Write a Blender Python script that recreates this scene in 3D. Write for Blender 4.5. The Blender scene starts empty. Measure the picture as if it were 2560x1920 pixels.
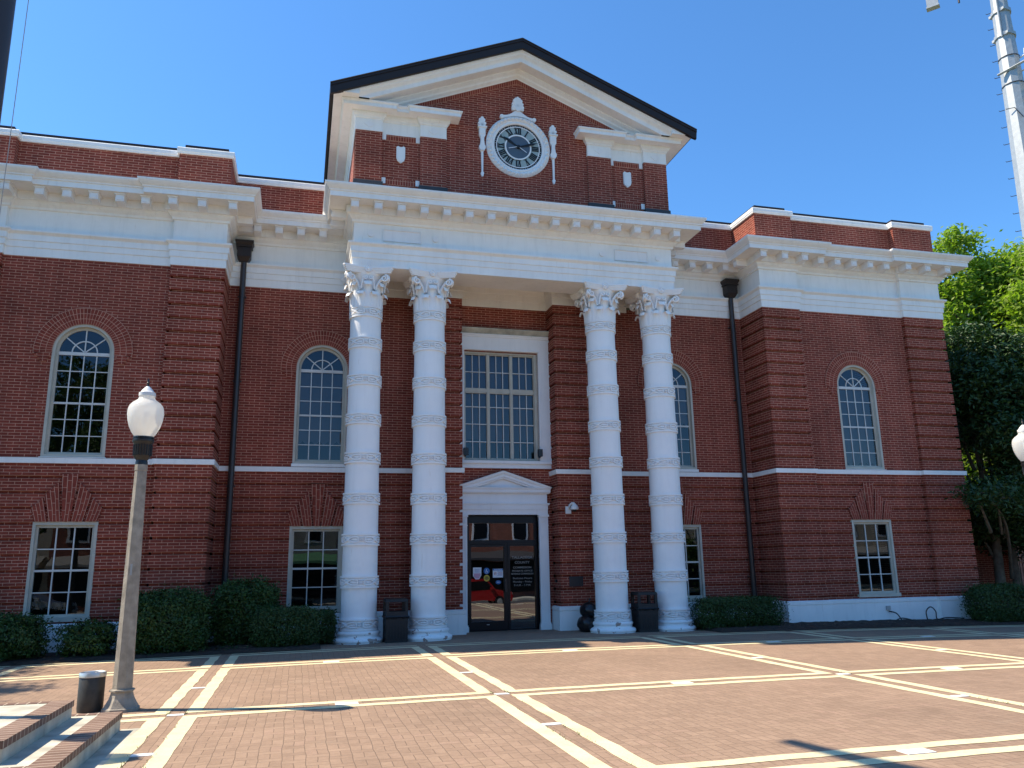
import bpy, math, random
from math import sin, cos, pi, radians, sqrt, atan2, exp
from mathutils import Vector, Matrix
random.seed(7)
sc = bpy.context.scene
col = sc.collection

# ------------------------------------------------------------------ camera (solved from the photograph)
CAM = Vector((-5.294, -20.650, 1.607))
R = Vector((0.96771915, -0.25145888, -0.01697274)); U = Vector((-0.03961115, -0.21825586, 0.97508735)); F = Vector((0.24889877, 0.94293839, 0.22117096))
cd = bpy.data.cameras.new('camera'); cam = bpy.data.objects.new('camera', cd); col.objects.link(cam)
M3 = Matrix((R, U, -F)).transposed()
cam.matrix_world = Matrix.Translation(CAM) @ M3.to_4x4()
cd.sensor_width = 36; cd.lens = 2013.2/2560*36; cd.clip_end = 2000; cd.clip_start = .05
sc.camera = cam

# ------------------------------------------------------------------ light
SUNV = Vector((2.63, -0.96, -3.93)).normalized()          # direction the light travels
sd = bpy.data.lights.new('sun', 'SUN'); sd.energy = 4.0; sd.angle = radians(.53); sd.color = (1, .88, .70)
so = bpy.data.objects.new('sun', sd); col.objects.link(so)
so.rotation_euler = SUNV.to_track_quat('-Z', 'Y').to_euler(); so.location = (-20, 8, 30)
w = bpy.data.worlds.new('World'); sc.world = w; w.use_nodes = True
nt = w.node_tree; bg = nt.nodes['Background']
sky = nt.nodes.new('ShaderNodeTexSky'); sky.sky_type = 'NISHITA'; sky.sun_disc = False
sky.sun_elevation = math.asin(-SUNV.z); sky.sun_rotation = atan2(-SUNV.x, -SUNV.y)
sky.air_density = 1.0; sky.dust_density = .35; sky.ozone_density = 2.2
tint = nt.nodes.new('ShaderNodeMix'); tint.data_type = 'RGBA'; tint.blend_type = 'MULTIPLY'; tint.inputs[0].default_value = 1
tint.inputs[7].default_value = (.43, .75, 1.0, 1)          # deep spring-blue sky
nt.links.new(sky.outputs[0], tint.inputs[6]); nt.links.new(tint.outputs[2], bg.inputs[0]); bg.inputs[1].default_value = .117
sc.view_settings.view_transform = 'Standard'; sc.view_settings.look = 'None'
sc.view_settings.exposure = 1.1; sc.view_settings.gamma = 1
sc.cycles.use_denoising = True
sc.cycles.max_bounces = 8; sc.cycles.transparent_max_bounces = 16; sc.cycles.sample_clamp_indirect = 6

# ------------------------------------------------------------------ materials
def newmat(name):
    m = bpy.data.materials.new(name); m.use_nodes = True
    n = m.node_tree.nodes; return m, n, m.node_tree.links, n['Principled BSDF']
def P(m, name, c, rough=.6, metal=0, spec=.4, noise=.12, scale=3., bump=0, bscale=30.):
    """plain painted / cast surface with a little tonal wear"""
    m_, n, l, b = newmat(name)
    b.inputs['Roughness'].default_value = rough; b.inputs['Metallic'].default_value = metal
    b.inputs['Specular IOR Level'].default_value = spec
    g = n.new('ShaderNodeNewGeometry')
    t = n.new('ShaderNodeTexNoise'); t.inputs['Scale'].default_value = scale; t.inputs['Detail'].default_value = 6
    l.new(g.outputs['Position'], t.inputs['Vector'])
    mr = n.new('ShaderNodeMapRange'); mr.inputs[1].default_value = .3; mr.inputs[2].default_value = .7
    mr.inputs[3].default_value = 1-noise; mr.inputs[4].default_value = 1+noise*.6; l.new(t.outputs[0], mr.inputs[0])
    mx = n.new('ShaderNodeMix'); mx.data_type = 'RGBA'; mx.blend_type = 'MULTIPLY'; mx.inputs[0].default_value = 1
    mx.inputs[6].default_value = (*c, 1); l.new(mr.outputs[0], mx.inputs[7]); l.new(mx.outputs[2], b.inputs['Base Color'])
    if bump:
        t2 = n.new('ShaderNodeTexNoise'); t2.inputs['Scale'].default_value = bscale; t2.inputs['Detail'].default_value = 4
        l.new(g.outputs['Position'], t2.inputs['Vector'])
        bp = n.new('ShaderNodeBump'); bp.inputs['Strength'].default_value = bump; bp.inputs['Distance'].default_value = .01
        l.new(t2.outputs[0], bp.inputs['Height']); l.new(bp.outputs[0], b.inputs['Normal'])
    return m_
def math_(n, l, op, a, b=None, c=None):
    x = n.new('ShaderNodeMath'); x.operation = op
    for i, q in enumerate((a, b, c)):
        if q is None: continue
        if isinstance(q, (int, float)): x.inputs[i].default_value = q
        else: l.new(q, x.inputs[i])
    return x.outputs[0]
def mixc(n, l, f, a, b, blend='MIX'):
    x = n.new('ShaderNodeMix'); x.data_type = 'RGBA'; x.blend_type = blend
    for i, q in ((0, f), (6, a), (7, b)):
        if isinstance(q, (int, float)): x.inputs[i].default_value = q
        elif isinstance(q, tuple): x.inputs[i].default_value = (*q, 1)
        else: l.new(q, x.inputs[i])
    return x.outputs[2]
def noise(n, l, vec, scale, detail=4, rough=.5):
    t = n.new('ShaderNodeTexNoise'); t.inputs['Scale'].default_value = scale; t.inputs['Detail'].default_value = detail
    t.inputs['Roughness'].default_value = rough; l.new(vec, t.inputs['Vector']); return t.outputs[0]
def ramp(n, l, f, a, b, lo=0., hi=1.):
    mr = n.new('ShaderNodeMapRange'); mr.inputs[1].default_value = a; mr.inputs[2].default_value = b
    mr.inputs[3].default_value = lo; mr.inputs[4].default_value = hi; l.new(f, mr.inputs[0]); return mr.outputs[0]

def brick_material(name, c1, c2, mortar, bw, rh, ms, mode='wall', offset=.5, zoff=0., var=.25, bump=.5, rough=.85, patch=None):
    m, n, l, b = newmat(name)
    g = n.new('ShaderNodeNewGeometry')
    sp = n.new('ShaderNodeSeparateXYZ'); l.new(g.outputs['Position'], sp.inputs[0])
    cb = n.new('ShaderNodeCombineXYZ')
    if mode == 'wall':
        sn = n.new('ShaderNodeSeparateXYZ'); l.new(g.outputs['True Normal'], sn.inputs[0])
        side = math_(n, l, 'GREATER_THAN', math_(n, l, 'ABSOLUTE', sn.outputs[0]), .6)
        mx = n.new('ShaderNodeMix'); l.new(side, mx.inputs[0]); l.new(sp.outputs[0], mx.inputs[2]); l.new(sp.outputs[1], mx.inputs[3])
        l.new(mx.outputs[0], cb.inputs[0]); l.new(math_(n, l, 'SUBTRACT', sp.outputs[2], zoff), cb.inputs[1])
        vec = cb.outputs[0]
    elif mode == 'floor':
        l.new(sp.outputs[1], cb.inputs[0]); l.new(sp.outputs[0], cb.inputs[1]); vec = cb.outputs[0]
        # slightly wavy hand-laid courses
        nw = n.new('ShaderNodeTexNoise'); nw.inputs['Scale'].default_value = 1.3; l.new(g.outputs['Position'], nw.inputs['Vector'])
        va = n.new('ShaderNodeVectorMath'); va.operation = 'SCALE'; va.inputs['Scale'].default_value = .05; l.new(nw.outputs[1], va.inputs[0])
        v2 = n.new('ShaderNodeVectorMath'); l.new(vec, v2.inputs[0]); l.new(va.outputs[0], v2.inputs[1]); vec = v2.outputs[0]
    else:
        uv = n.new('ShaderNodeUVMap'); uv.uv_map = 'UVMap'; vec = uv.outputs[0]
    t = n.new('ShaderNodeTexBrick'); t.offset = offset; t.inputs['Scale'].default_value = 1
    t.inputs['Brick Width'].default_value = bw; t.inputs['Row Height'].default_value = rh
    t.inputs['Mortar Size'].default_value = ms; t.inputs['Mortar Smooth'].default_value = .15; t.inputs['Bias'].default_value = -.1
    t.inputs['Color1'].default_value = (*c1, 1); t.inputs['Color2'].default_value = (*c2, 1); t.inputs['Mortar'].default_value = (*mortar, 1)
    l.new(vec, t.inputs['Vector'])
    big = noise(n, l, g.outputs['Position'], .55, 5, .6); fine = noise(n, l, g.outputs['Position'], 9, 6, .7)
    k = math_(n, l, 'MULTIPLY', ramp(n, l, big, .3, .7, 1-var, 1+var*.7), ramp(n, l, fine, .25, .75, .84, 1.14))
    c = mixc(n, l, 1., t.outputs[0], k, 'MULTIPLY')
    if mode == 'wall':          # rain streaks and soot drawn down the face
        sv = n.new('ShaderNodeVectorMath'); sv.operation = 'MULTIPLY'; sv.inputs[1].default_value = (1, .10, 1); l.new(vec, sv.inputs[0])
        c = mixc(n, l, 1., c, ramp(n, l, noise(n, l, sv.outputs[0], 2.6, 6, .65), .35, .75, 1.10, .76), 'MULTIPLY')
    if patch:
        pn = noise(n, l, g.outputs['Position'], patch[1], 5, .6)
        c = mixc(n, l, ramp(n, l, pn, .6, .74, 0, patch[2]), c, patch[0])
    l.new(c, b.inputs['Base Color']); b.inputs['Roughness'].default_value = rough; b.inputs['Specular IOR Level'].default_value = .25
    bp = n.new('ShaderNodeBump'); bp.inputs['Strength'].default_value = bump; bp.inputs['Distance'].default_value = .006
    h = math_(n, l, 'ADD', math_(n, l, 'SUBTRACT', 1., t.outputs[1]), math_(n, l, 'MULTIPLY', fine, .5))
    l.new(h, bp.inputs['Height']); l.new(bp.outputs[0], b.inputs['Normal'])
    return m
COURSE = .0667
ZG = 3.985                      # underside of the string course: courses are counted from here
BR1, BR2, MOR = (.262, .052, .032), (.18, .033, .020), (.54, .275, .19)
M = {}
M['brick'] = brick_material('red_brick', BR1, BR2, MOR, .245, COURSE, .0062, 'wall', zoff=ZG, patch=((.30, .17, .13), 1.1, .16))
M['brick_uv'] = brick_material('red_brick_arch', BR1, BR2, MOR, .125, COURSE, .0055, 'uv', offset=0)
M['brick_fan'] = brick_material('red_brick_fan', BR1, BR2, MOR, .245, COURSE, .0055, 'uv', offset=.37)
OLD_ = lambda *a, **k: None
M['paver'] = OLD_('brown_paver', (.235, .165, .135), (.20, .14, .114), (.10, .072, .056), .215, .107, .0035, 'floor', var=.16, bump=.35, patch=((.36, .25, .2), .5, .28))
M['coping_brick'] = brick_material('coping_brick', (.20, .125, .095), (.15, .088, .066), (.5, .42, .32), .33, .104, .006, 'uv', offset=0, var=.15)

def paver_material():
    """4x8 clay pavers: in each 8-inch column one brick lies across, then two lie along"""
    m, n, l, b = newmat('brown_paver'); g = n.new('ShaderNodeNewGeometry'); pos = g.outputs['Position']
    nw = n.new('ShaderNodeTexNoise'); nw.inputs['Scale'].default_value = 1.6; nw.inputs['Detail'].default_value = 3; l.new(pos, nw.inputs['Vector'])
    va = n.new('ShaderNodeVectorMath'); va.operation = 'SCALE'; va.inputs['Scale'].default_value = .06; l.new(nw.outputs[1], va.inputs[0])
    v2 = n.new('ShaderNodeVectorMath'); l.new(pos, v2.inputs[0]); l.new(va.outputs[0], v2.inputs[1])
    sp = n.new('ShaderNodeSeparateXYZ'); l.new(v2.outputs[0], sp.inputs[0]); mt = lambda *a: math_(n, l, *a)
    iu = mt('FLOOR', mt('DIVIDE', sp.outputs[0], .205)); fu = mt('SUBTRACT', sp.outputs[0], mt('MULTIPLY', iu, .205))
    vv = mt('ADD', sp.outputs[1], mt('MULTIPLY', iu, .1375)); iv = mt('FLOOR', mt('DIVIDE', vv, .31)); fv = mt('SUBTRACT', vv, mt('MULTIPLY', iv, .31))
    d = mt('MINIMUM', mt('MINIMUM', fu, mt('SUBTRACT', .205, fu)), mt('MINIMUM', mt('MINIMUM', fv, mt('SUBTRACT', .31, fv)), mt('ABSOLUTE', mt('SUBTRACT', fv, .104))))
    along = mt('GREATER_THAN', fv, .104); half = mt('GREATER_THAN', fu, .1025)
    d = mt('MINIMUM', d, mt('ADD', mt('ABSOLUTE', mt('SUBTRACT', fu, .1025)), mt('MULTIPLY', mt('SUBTRACT', 1., along), 1.)))
    seam = ramp(n, l, d, .0022, .0050, 1, 0)
    cb = n.new('ShaderNodeCombineXYZ'); l.new(iu, cb.inputs[0]); l.new(iv, cb.inputs[1]); l.new(mt('MULTIPLY', along, mt('ADD', half, 1.)), cb.inputs[2])
    wn = n.new('ShaderNodeTexWhiteNoise'); l.new(cb.outputs[0], wn.inputs['Vector'])
    big = noise(n, l, pos, .38, 6, .6); fine = noise(n, l, pos, 26, 5, .7); mid = noise(n, l, pos, 3.1, 5, .65)
    c = mixc(n, l, wn.outputs[0], (.272, .182, .126), (.318, .216, .150))
    c = mixc(n, l, ramp(n, l, wn.outputs[0], .93, .95, 0, .3), c, (.30, .19, .14))
    k = mt('MULTIPLY', mt('MULTIPLY', ramp(n, l, big, .3, .7, .84, 1.10), ramp(n, l, fine, .25, .75, .86, 1.12)), ramp(n, l, mid, .3, .75, 1.06, .88))
    c = mixc(n, l, 1., c, k, 'MULTIPLY')
    vo = n.new('ShaderNodeTexVoronoi'); vo.inputs['Scale'].default_value = 2.3; l.new(pos, vo.inputs['Vector'])      # gum and drip spots
    c = mixc(n, l, ramp(n, l, vo.outputs['Distance'], .035, .055, .45, 0), c, (.10, .075, .06))
    c = mixc(n, l, ramp(n, l, noise(n, l, pos, .9, 7, .7), .60, .72, 0, .22), c, (.40, .32, .24))
    c = mixc(n, l, mt('MULTIPLY', seam, ramp(n, l, mid, .3, .7, .8, .4)), c, (.10, .07, .05))
    l.new(c, b.inputs['Base Color']); b.inputs['Roughness'].default_value = .85; b.inputs['Specular IOR Level'].default_value = .25
    bp = n.new('ShaderNodeBump'); bp.inputs['Strength'].default_value = .5; bp.inputs['Distance'].default_value = .005
    l.new(mt('ADD', mt('SUBTRACT', 1., seam), mt('ADD', mt('MULTIPLY', fine, .4), mt('MULTIPLY', wn.outputs[0], .35))), bp.inputs['Height']); l.new(bp.outputs[0], b.inputs['Normal'])
    return m
M['paver'] = paver_material()

def white_paint(name, c, streak=.22, peel=False, weather=.12):
    m, n, l, b = newmat(name); g = n.new('ShaderNodeNewGeometry'); pos = g.outputs['Position']
    vm = n.new('ShaderNodeVectorMath'); vm.operation = 'MULTIPLY'; vm.inputs[1].default_value = (5, 5, .5); l.new(pos, vm.inputs[0])
    st = noise(n, l, vm.outputs[0], 1.6, 6, .65); bl = noise(n, l, pos, 1.2, 5, .6)
    k = math_(n, l, 'MULTIPLY', ramp(n, l, st, .5, .78, 1, 1-streak), ramp(n, l, bl, .3, .7, 1-weather, 1.02))
    cc = mixc(n, l, 1., c, k, 'MULTIPLY')
    rust = ramp(n, l, noise(n, l, vm.outputs[0], 2.7, 5, .6), .66, .76, 0, .4)
    cc = mixc(n, l, rust, cc, (.52, .40, .26))
    if peel:
        sp = n.new('ShaderNodeSeparateXYZ'); l.new(pos, sp.inputs[0])
        hz = ramp(n, l, sp.outputs[2], .05, 1.0, .0, -.22)
        pk = math_(n, l, 'ADD', noise(n, l, pos, 5.5, 6, .6), hz)
        cc = mixc(n, l, ramp(n, l, pk, .585, .60, 0, .9), cc, (.30, .20, .16))
    l.new(cc, b.inputs['Base Color']); b.inputs['Roughness'].default_value = .55; b.inputs['Specular IOR Level'].default_value = .3
    bp = n.new('ShaderNodeBump'); bp.inputs['Strength'].default_value = .25; bp.inputs['Distance'].default_value = .004
    l.new(noise(n, l, pos, 22, 5, .6), bp.inputs['Height']); l.new(bp.outputs[0], b.inputs['Normal'])
    return m
M['white'] = white_paint('white_paint', (.87, .86, .83), streak=.10, weather=.08)
M['white_col'] = white_paint('white_column_paint', (.89, .88, .87), streak=.06, peel=True, weather=.05)
M['white_trim'] = white_paint('white_trim', (.84, .83, .82), streak=.07, weather=.06)
M['cream'] = P(M, 'window_frame_paint', (.50, .47, .39), .5)
M['muntin'] = P(M, 'muntin_paint', (.62, .61, .58), .5)
M['dark_metal'] = P(M, 'bronze_roof_metal', (.030, .020, .017), .45, .3)
M['pipe'] = P(M, 'downspout_paint', (.035, .027, .026), .4, 0, .5)
M['flashing'] = P(M, 'roof_flashing', (.05, .05, .055), .7)
M['door_frame'] = P(M, 'black_anodised', (.008, .009, .012), .35, .3)
M['black'] = P(M, 'black_cast_iron', (.012, .012, .014), .4, 0, .5)
M['bin'] = P(M, 'dark_bin_plastic', (.020, .018, .018), .55)
M['drum'] = P(M, 'drum_bin_paint', (.045, .040, .032), .5, noise=.3, scale=12)
M['bag'] = P(M, 'bin_bag', (.008, .008, .01), .28, 0, .5, bump=.8, bscale=9)
M['concrete'] = P(M, 'stained_concrete', (.50, .47, .38), .8, noise=.35, scale=4, bump=.3)
M['post'] = P(M, 'exposed_aggregate', (.33, .29, .235), .85, noise=.3, scale=9, bump=.6, bscale=60)
M['soil'] = P(M, 'mulch', (.045, .028, .02), .95, noise=.5, scale=14, bump=1, bscale=40)
M['grass'] = P(M, 'grass', (.07, .13, .035), .9, noise=.4, scale=12)
M['asphalt'] = P(M, 'asphalt', (.06, .06, .062), .9, noise=.2)
M['ground'] = P(M, 'far_ground', (.10, .12, .06), .95, noise=.3, scale=.3)
M['galv'] = P(M, 'galvanised_steel', (.38, .40, .41), .5, .35, noise=.12, scale=5)
M['chrome'] = P(M, 'steel_rim', (.65, .64, .6), .35, .6)
M['iron'] = P(M, 'iron_fence', (.01, .01, .011), .5)
M['camwhite'] = P(M, 'camera_casing', (.75, .74, .72), .4)
M['bark'] = P(M, 'bark', (.14, .115, .085), .95, noise=.4, scale=6, bump=1, bscale=20)
M['plaque'] = P(M, 'dark_plaque', (.025, .035, .045), .5)
M['clock_black'] = P(M, 'clock_black', (.01, .011, .014), .5)
M['clock_face'] = P(M, 'clock_glass_face', (.34, .41, .39), .3)
M['clock_centre'] = P(M, 'clock_centre', (.085, .115, .15), .25)
M['blind'] = P(M, 'window_blind', (.24, .215, .22), .9)
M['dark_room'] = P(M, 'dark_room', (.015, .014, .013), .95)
M['redcar'] = P(M, 'red_car_paint', (.42, .012, .015), .25, 0, .6, noise=.02)
M['whitecar'] = P(M, 'white_car_paint', (.75, .75, .74), .25, 0, .6, noise=.02)
M['tyre'] = P(M, 'tyre', (.015, .015, .015), .8)
M['letter'] = P(M, 'gilt_letter', (.25, .235, .21), .5)
M['paper'] = P(M, 'paper', (.80, .80, .82), .7, noise=.03)
M['blue'] = P(M, 'sticker_blue', (.03, .16, .42), .4)
M['yellow'] = P(M, 'sticker_yellow', (.62, .45, .05), .4)
M['red'] = P(M, 'print_red', (.5, .04, .03), .5)
M['pink'] = P(M, 'print_pink', (.62, .35, .45), .7)
M['tan_wall'] = P(M, 'tan_stucco', (.55, .46, .34), .9)
M['awning'] = P(M, 'green_awning', (.12, .30, .16), .8)
M['grey_wall'] = P(M, 'grey_render', (.34, .33, .30), .9)
M['flag'] = P(M, 'flag_cloth', (.08, .03, .05), .9)
M['rope'] = P(M, 'halyard', (.45, .44, .42), .8)
M['streetbrick'] = brick_material('street_brick', (.30, .10, .06), (.22, .07, .045), (.35, .25, .2), .245, .0667, .006, 'wall')
def band_paint():
    m, n, l, b = newmat('cream_concrete_band'); g = n.new('ShaderNodeNewGeometry'); pos = g.outputs['Position']
    a = noise(n, l, pos, 2.2, 6, .65); f = noise(n, l, pos, 40, 4, .6)
    c = mixc(n, l, ramp(n, l, a, .35, .7), (.63, .53, .31), (.73, .65, .42))
    c = mixc(n, l, 1., c, ramp(n, l, f, .3, .7, .86, 1.06), 'MULTIPLY')
    c = mixc(n, l, ramp(n, l, noise(n, l, pos, 7, 6, .7), .6, .72, 0, .35), c, (.33, .26, .18))
    l.new(c, b.inputs['Base Color']); b.inputs['Roughness'].default_value = .85
    return m
M['band'] = band_paint()
M['chip'] = P(M, 'white_marker_paver', (.74, .73, .69), .8)
def glass_window(name, tint=.55, f0=2.0):
    m, n, l, b = newmat(name); out = n['Material Output']; n.remove(b)
    tr = n.new('ShaderNodeBsdfTransparent'); tr.inputs[0].default_value = (tint, tint, tint*1.02, 1)
    gl = n.new('ShaderNodeBsdfGlossy'); gl.inputs['Roughness'].default_value = .0; gl.inputs[0].default_value = (.85, .9, 1, 1)
    fr = n.new('ShaderNodeFresnel'); fr.inputs[0].default_value = f0
    g = n.new('ShaderNodeNewGeometry'); bp = n.new('ShaderNodeBump'); bp.inputs['Strength'].default_value = .05; bp.inputs['Distance'].default_value = .02
    l.new(noise(n, l, g.outputs['Position'], 1.6, 1), bp.inputs['Height']); l.new(bp.outputs[0], gl.inputs['Normal'])
    mx = n.new('ShaderNodeMixShader'); l.new(fr.outputs[0], mx.inputs[0]); l.new(tr.outputs[0], mx.inputs[1]); l.new(gl.outputs[0], mx.inputs[2])
    l.new(mx.outputs[0], out.inputs[0]); return m
M['glass'] = glass_window('window_glass', .5, 1.62)
M['door_glass'] = glass_window('door_glass', .35, 2.5)
def lamp_glass():
    m, n, l, b = newmat('acrylic_globe'); out = n['Material Output']
    b.inputs['Base Color'].default_value = (.93, .92, .88, 1); b.inputs['Roughness'].default_value = .12
    tr = n.new('ShaderNodeBsdfTransparent'); tr.inputs[0].default_value = (.95, .95, .93, 1)
    tl = n.new('ShaderNodeBsdfTranslucent'); tl.inputs[0].default_value = (.95, .94, .9, 1)
    m1 = n.new('ShaderNodeMixShader'); m1.inputs[0].default_value = .45; l.new(tl.outputs[0], m1.inputs[1]); l.new(b.outputs[0], m1.inputs[2])
    m2 = n.new('ShaderNodeMixShader'); m2.inputs[0].default_value = .72; l.new(tr.outputs[0], m2.inputs[1]); l.new(m1.outputs[0], m2.inputs[2])
    l.new(m2.outputs[0], out.inputs[0]); return m
M['globe'] = lamp_glass()
def leaf_mat(name, c1, c2, tr=.3):
    m, n, l, b = newmat(name); g = n.new('ShaderNodeNewGeometry'); out = n['Material Output']
    c = mixc(n, l, g.outputs['Random Per Island'], c1, c2)
    l.new(c, b.inputs['Base Color']); b.inputs['Roughness'].default_value = .5; b.inputs['Specular IOR Level'].default_value = .35
    tl = n.new('ShaderNodeBsdfTranslucent'); l.new(mixc(n, l, 1., c, (1.2, 1.5, .5), 'MULTIPLY'), tl.inputs[0])
    mx = n.new('ShaderNodeMixShader'); mx.inputs[0].default_value = tr; l.new(b.outputs[0], mx.inputs[1]); l.new(tl.outputs[0], mx.inputs[2])
    l.new(mx.outputs[0], out.inputs[0]); return m
M['leaf_tree'] = leaf_mat('spring_leaf', (.15, .23, .03), (.30, .38, .06), .48)
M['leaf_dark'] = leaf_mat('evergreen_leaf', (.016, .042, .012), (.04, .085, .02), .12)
M['leaf_holly'] = leaf_mat('holly_leaf', (.015, .042, .009), (.045, .10, .018), .12)
M['leaf_box'] = leaf_mat('hedge_leaf', (.020, .048, .012), (.055, .10, .022), .15)
M['leaf_far'] = leaf_mat('far_leaf', (.04, .09, .02), (.09, .15, .03), .25)

# ------------------------------------------------------------------ mesh builder
class MB:
    def __init__(s): s.v = []; s.f = []; s.m = []; s.uv = []
    def add(s, vs, fs, mi=0, uvs=None):
        o = len(s.v); s.v += [tuple(x) for x in vs]
        for i, f in enumerate(fs):
            s.f.append([o+k for k in f]); s.m.append(mi); s.uv.append(uvs[i] if uvs else None)
        return s
    def box(s, x0, x1, y0, y1, z0, z1, mi=0):
        if x0 > x1: x0, x1 = x1, x0
        if y0 > y1: y0, y1 = y1, y0
        if z0 > z1: z0, z1 = z1, z0
        return s.add([(x0,y0,z0),(x1,y0,z0),(x1,y1,z0),(x0,y1,z0),(x0,y0,z1),(x1,y0,z1),(x1,y1,z1),(x0,y1,z1)],
              [(0,3,2,1),(4,5,6,7),(0,1,5,4),(1,2,6,5),(2,3,7,6),(3,0,4,7)], mi)
    def prism(s, pts, y0, y1, mi=0, uvf=None):
        """polygon in x-z (counter-clockwise seen from the front, -y) extruded from y0 (front) to y1 (back)"""
        n = len(pts); vs = [(x,y0,z) for x,z in pts]+[(x,y1,z) for x,z in pts]
        fs = [tuple(range(n)), tuple(range(2*n-1,n-1,-1))]+[(i+n,(i+1)%n+n,(i+1)%n,i) for i in range(n)]
        uv = None
        if uvf: uv = [[uvf(*((vs[k][0], vs[k][2]))) for k in f] for f in fs]
        return s.add(vs, fs, mi, uv)
    def plate(s, pts, z0, z1, mi=0):
        """polygon in x-y (ccw from above) extruded z0..z1"""
        n = len(pts); vs = [(x,y,z0) for x,y in pts]+[(x,y,z1) for x,y in pts]
        return s.add(vs, [tuple(range(n-1,-1,-1)), tuple(range(n,2*n))]+[(i,(i+1)%n,(i+1)%n+n,i+n) for i in range(n)], mi)
    def lathe(s, prof, c=(0,0,0), seg=32, mi=0, phase=0.):
        """prof: list of (radius, z) bottom to top"""
        vs = []; k = len(prof)
        for r, z in prof:
            for i in range(seg):
                a = 2*pi*i/seg+phase; vs.append((c[0]+r*cos(a), c[1]+r*sin(a), c[2]+z))
        fs = [(j*seg+i, j*seg+(i+1)%seg, (j+1)*seg+(i+1)%seg, (j+1)*seg+i) for j in range(k-1) for i in range(seg)]
        fs += [tuple(range(seg-1,-1,-1)), tuple(range((k-1)*seg, k*seg))]
        return s.add(vs, fs, mi)
    def tube(s, pts, r, seg=8, mi=0, cap=True):
        pts = [Vector(p) for p in pts]; n = len(pts); vs = []
        rs = r if isinstance(r, (list, tuple)) else [r]*n
        up = None
        for i, p in enumerate(pts):
            t = (pts[min(i+1,n-1)]-pts[max(i-1,0)]).normalized()
            if up is None:
                up = Vector((0,0,1)) if abs(t.z) < .9 else Vector((1,0,0))
            a = t.cross(up).normalized(); b = a.cross(t).normalized(); up = b
            for k in range(seg):
                q = 2*pi*k/seg; vs.append(p+(a*cos(q)+b*sin(q))*rs[i])
        fs = [(j*seg+i, (j+1)*seg+i, (j+1)*seg+(i+1)%seg, j*seg+(i+1)%seg) for j in range(n-1) for i in range(seg)]
        if cap: fs += [tuple(range(seg)), tuple(range(n*seg-1, (n-1)*seg-1, -1))]
        return s.add(vs, fs, mi)
    def sweep(s, path, prof, mi=0):
        """horizontal moulding: path [(x,y)] walked so that outside is on the right hand; prof [(out,z)] bottom to top"""
        n = len(path); offs = []
        for i in range(n):
            ds = []
            if i > 0: ds.append((Vector(path[i])-Vector(path[i-1])).normalized())
            if i < n-1: ds.append((Vector(path[i+1])-Vector(path[i])).normalized())
            ns = [Vector((d.y, -d.x)) for d in ds]
            if len(ns) == 1: offs.append(ns[0])
            else:
                b = ns[0]+ns[1]; offs.append(b/(1+ns[0].dot(ns[1])) if b.length > 1e-6 else ns[0])
        k = len(prof); vs = []
        for (x,y), o in zip(path, offs):
            for out, z in prof: vs.append((x+o.x*out, y+o.y*out, z))
        fs = [(i*k+j, (i+1)*k+j, (i+1)*k+j+1, i*k+j+1) for i in range(n-1) for j in range(k-1)]
        fs += [tuple(range(k-1,-1,-1)), tuple((n-1)*k+j for j in range(k))]
        return s.add(vs, fs, mi)
    def strip(s, A, B, mi=0, closed=False):
        n = len(A); vs = list(A)+list(B)
        fs = [(i, (i+1)%n, n+(i+1)%n, n+i) for i in range(n if closed else n-1)]
        return s.add(vs, fs, mi)
    def xf(s, mat, start=0):
        for i in range(start, len(s.v)): s.v[i] = tuple(mat @ Vector(s.v[i]))
        return s
    def build(s, name, mats, parent=None, smooth=None, loc=None, label=None):
        me = bpy.data.meshes.new(name); me.from_pydata([tuple(v) for v in s.v], [], s.f)
        if not isinstance(mats, (list, tuple)): mats = [mats]
        for m in mats: me.materials.append(m)
        if len(mats) > 1: me.polygons.foreach_set('material_index', s.m)
        if any(s.uv):
            lay = me.uv_layers.new(name='UVMap')
            for p in me.polygons:
                u = s.uv[p.index]
                if u:
                    for li, q in zip(p.loop_indices, u): lay.data[li].uv = q
        me.update()
        if smooth is not None:
            me.polygons.foreach_set('use_smooth', [True]*len(me.polygons)); me.set_sharp_from_angle(angle=radians(smooth))
        o = bpy.data.objects.new(name, me); col.objects.link(o)
        if parent: o.parent = parent
        if loc: o.location = loc
        if label: o['label'] = label
        return o
def thing(name, label, cat, loc=(0,0,0), rz=0, group=None):
    o = bpy.data.objects.new(name, None); col.objects.link(o); o.empty_display_size = .2
    o.location = loc; o.rotation_euler.z = rz; o['label'] = label; o['category'] = cat
    if group: o['group'] = group
    return o
def tag(o, label, cat, group=None):
    o['label'] = label; o['category'] = cat
    if group: o['group'] = group
    return o
def structure(o, kind='structure', label=None):
    o['kind'] = kind
    if label: o['label'] = label
    return o
def copy_tree(o, parent=None):
    c = o.copy(); col.objects.link(c); c.parent = parent
    for ch in list(o.children): copy_tree(ch, c)
    return c
def empty_part(name, parent, loc=(0,0,0)):
    o = bpy.data.objects.new(name, None); col.objects.link(o); o.parent = parent; o.location = loc; return o
def gz(x): return -.0007*min(x*x, 300.)          # the plaza is gently crowned
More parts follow.
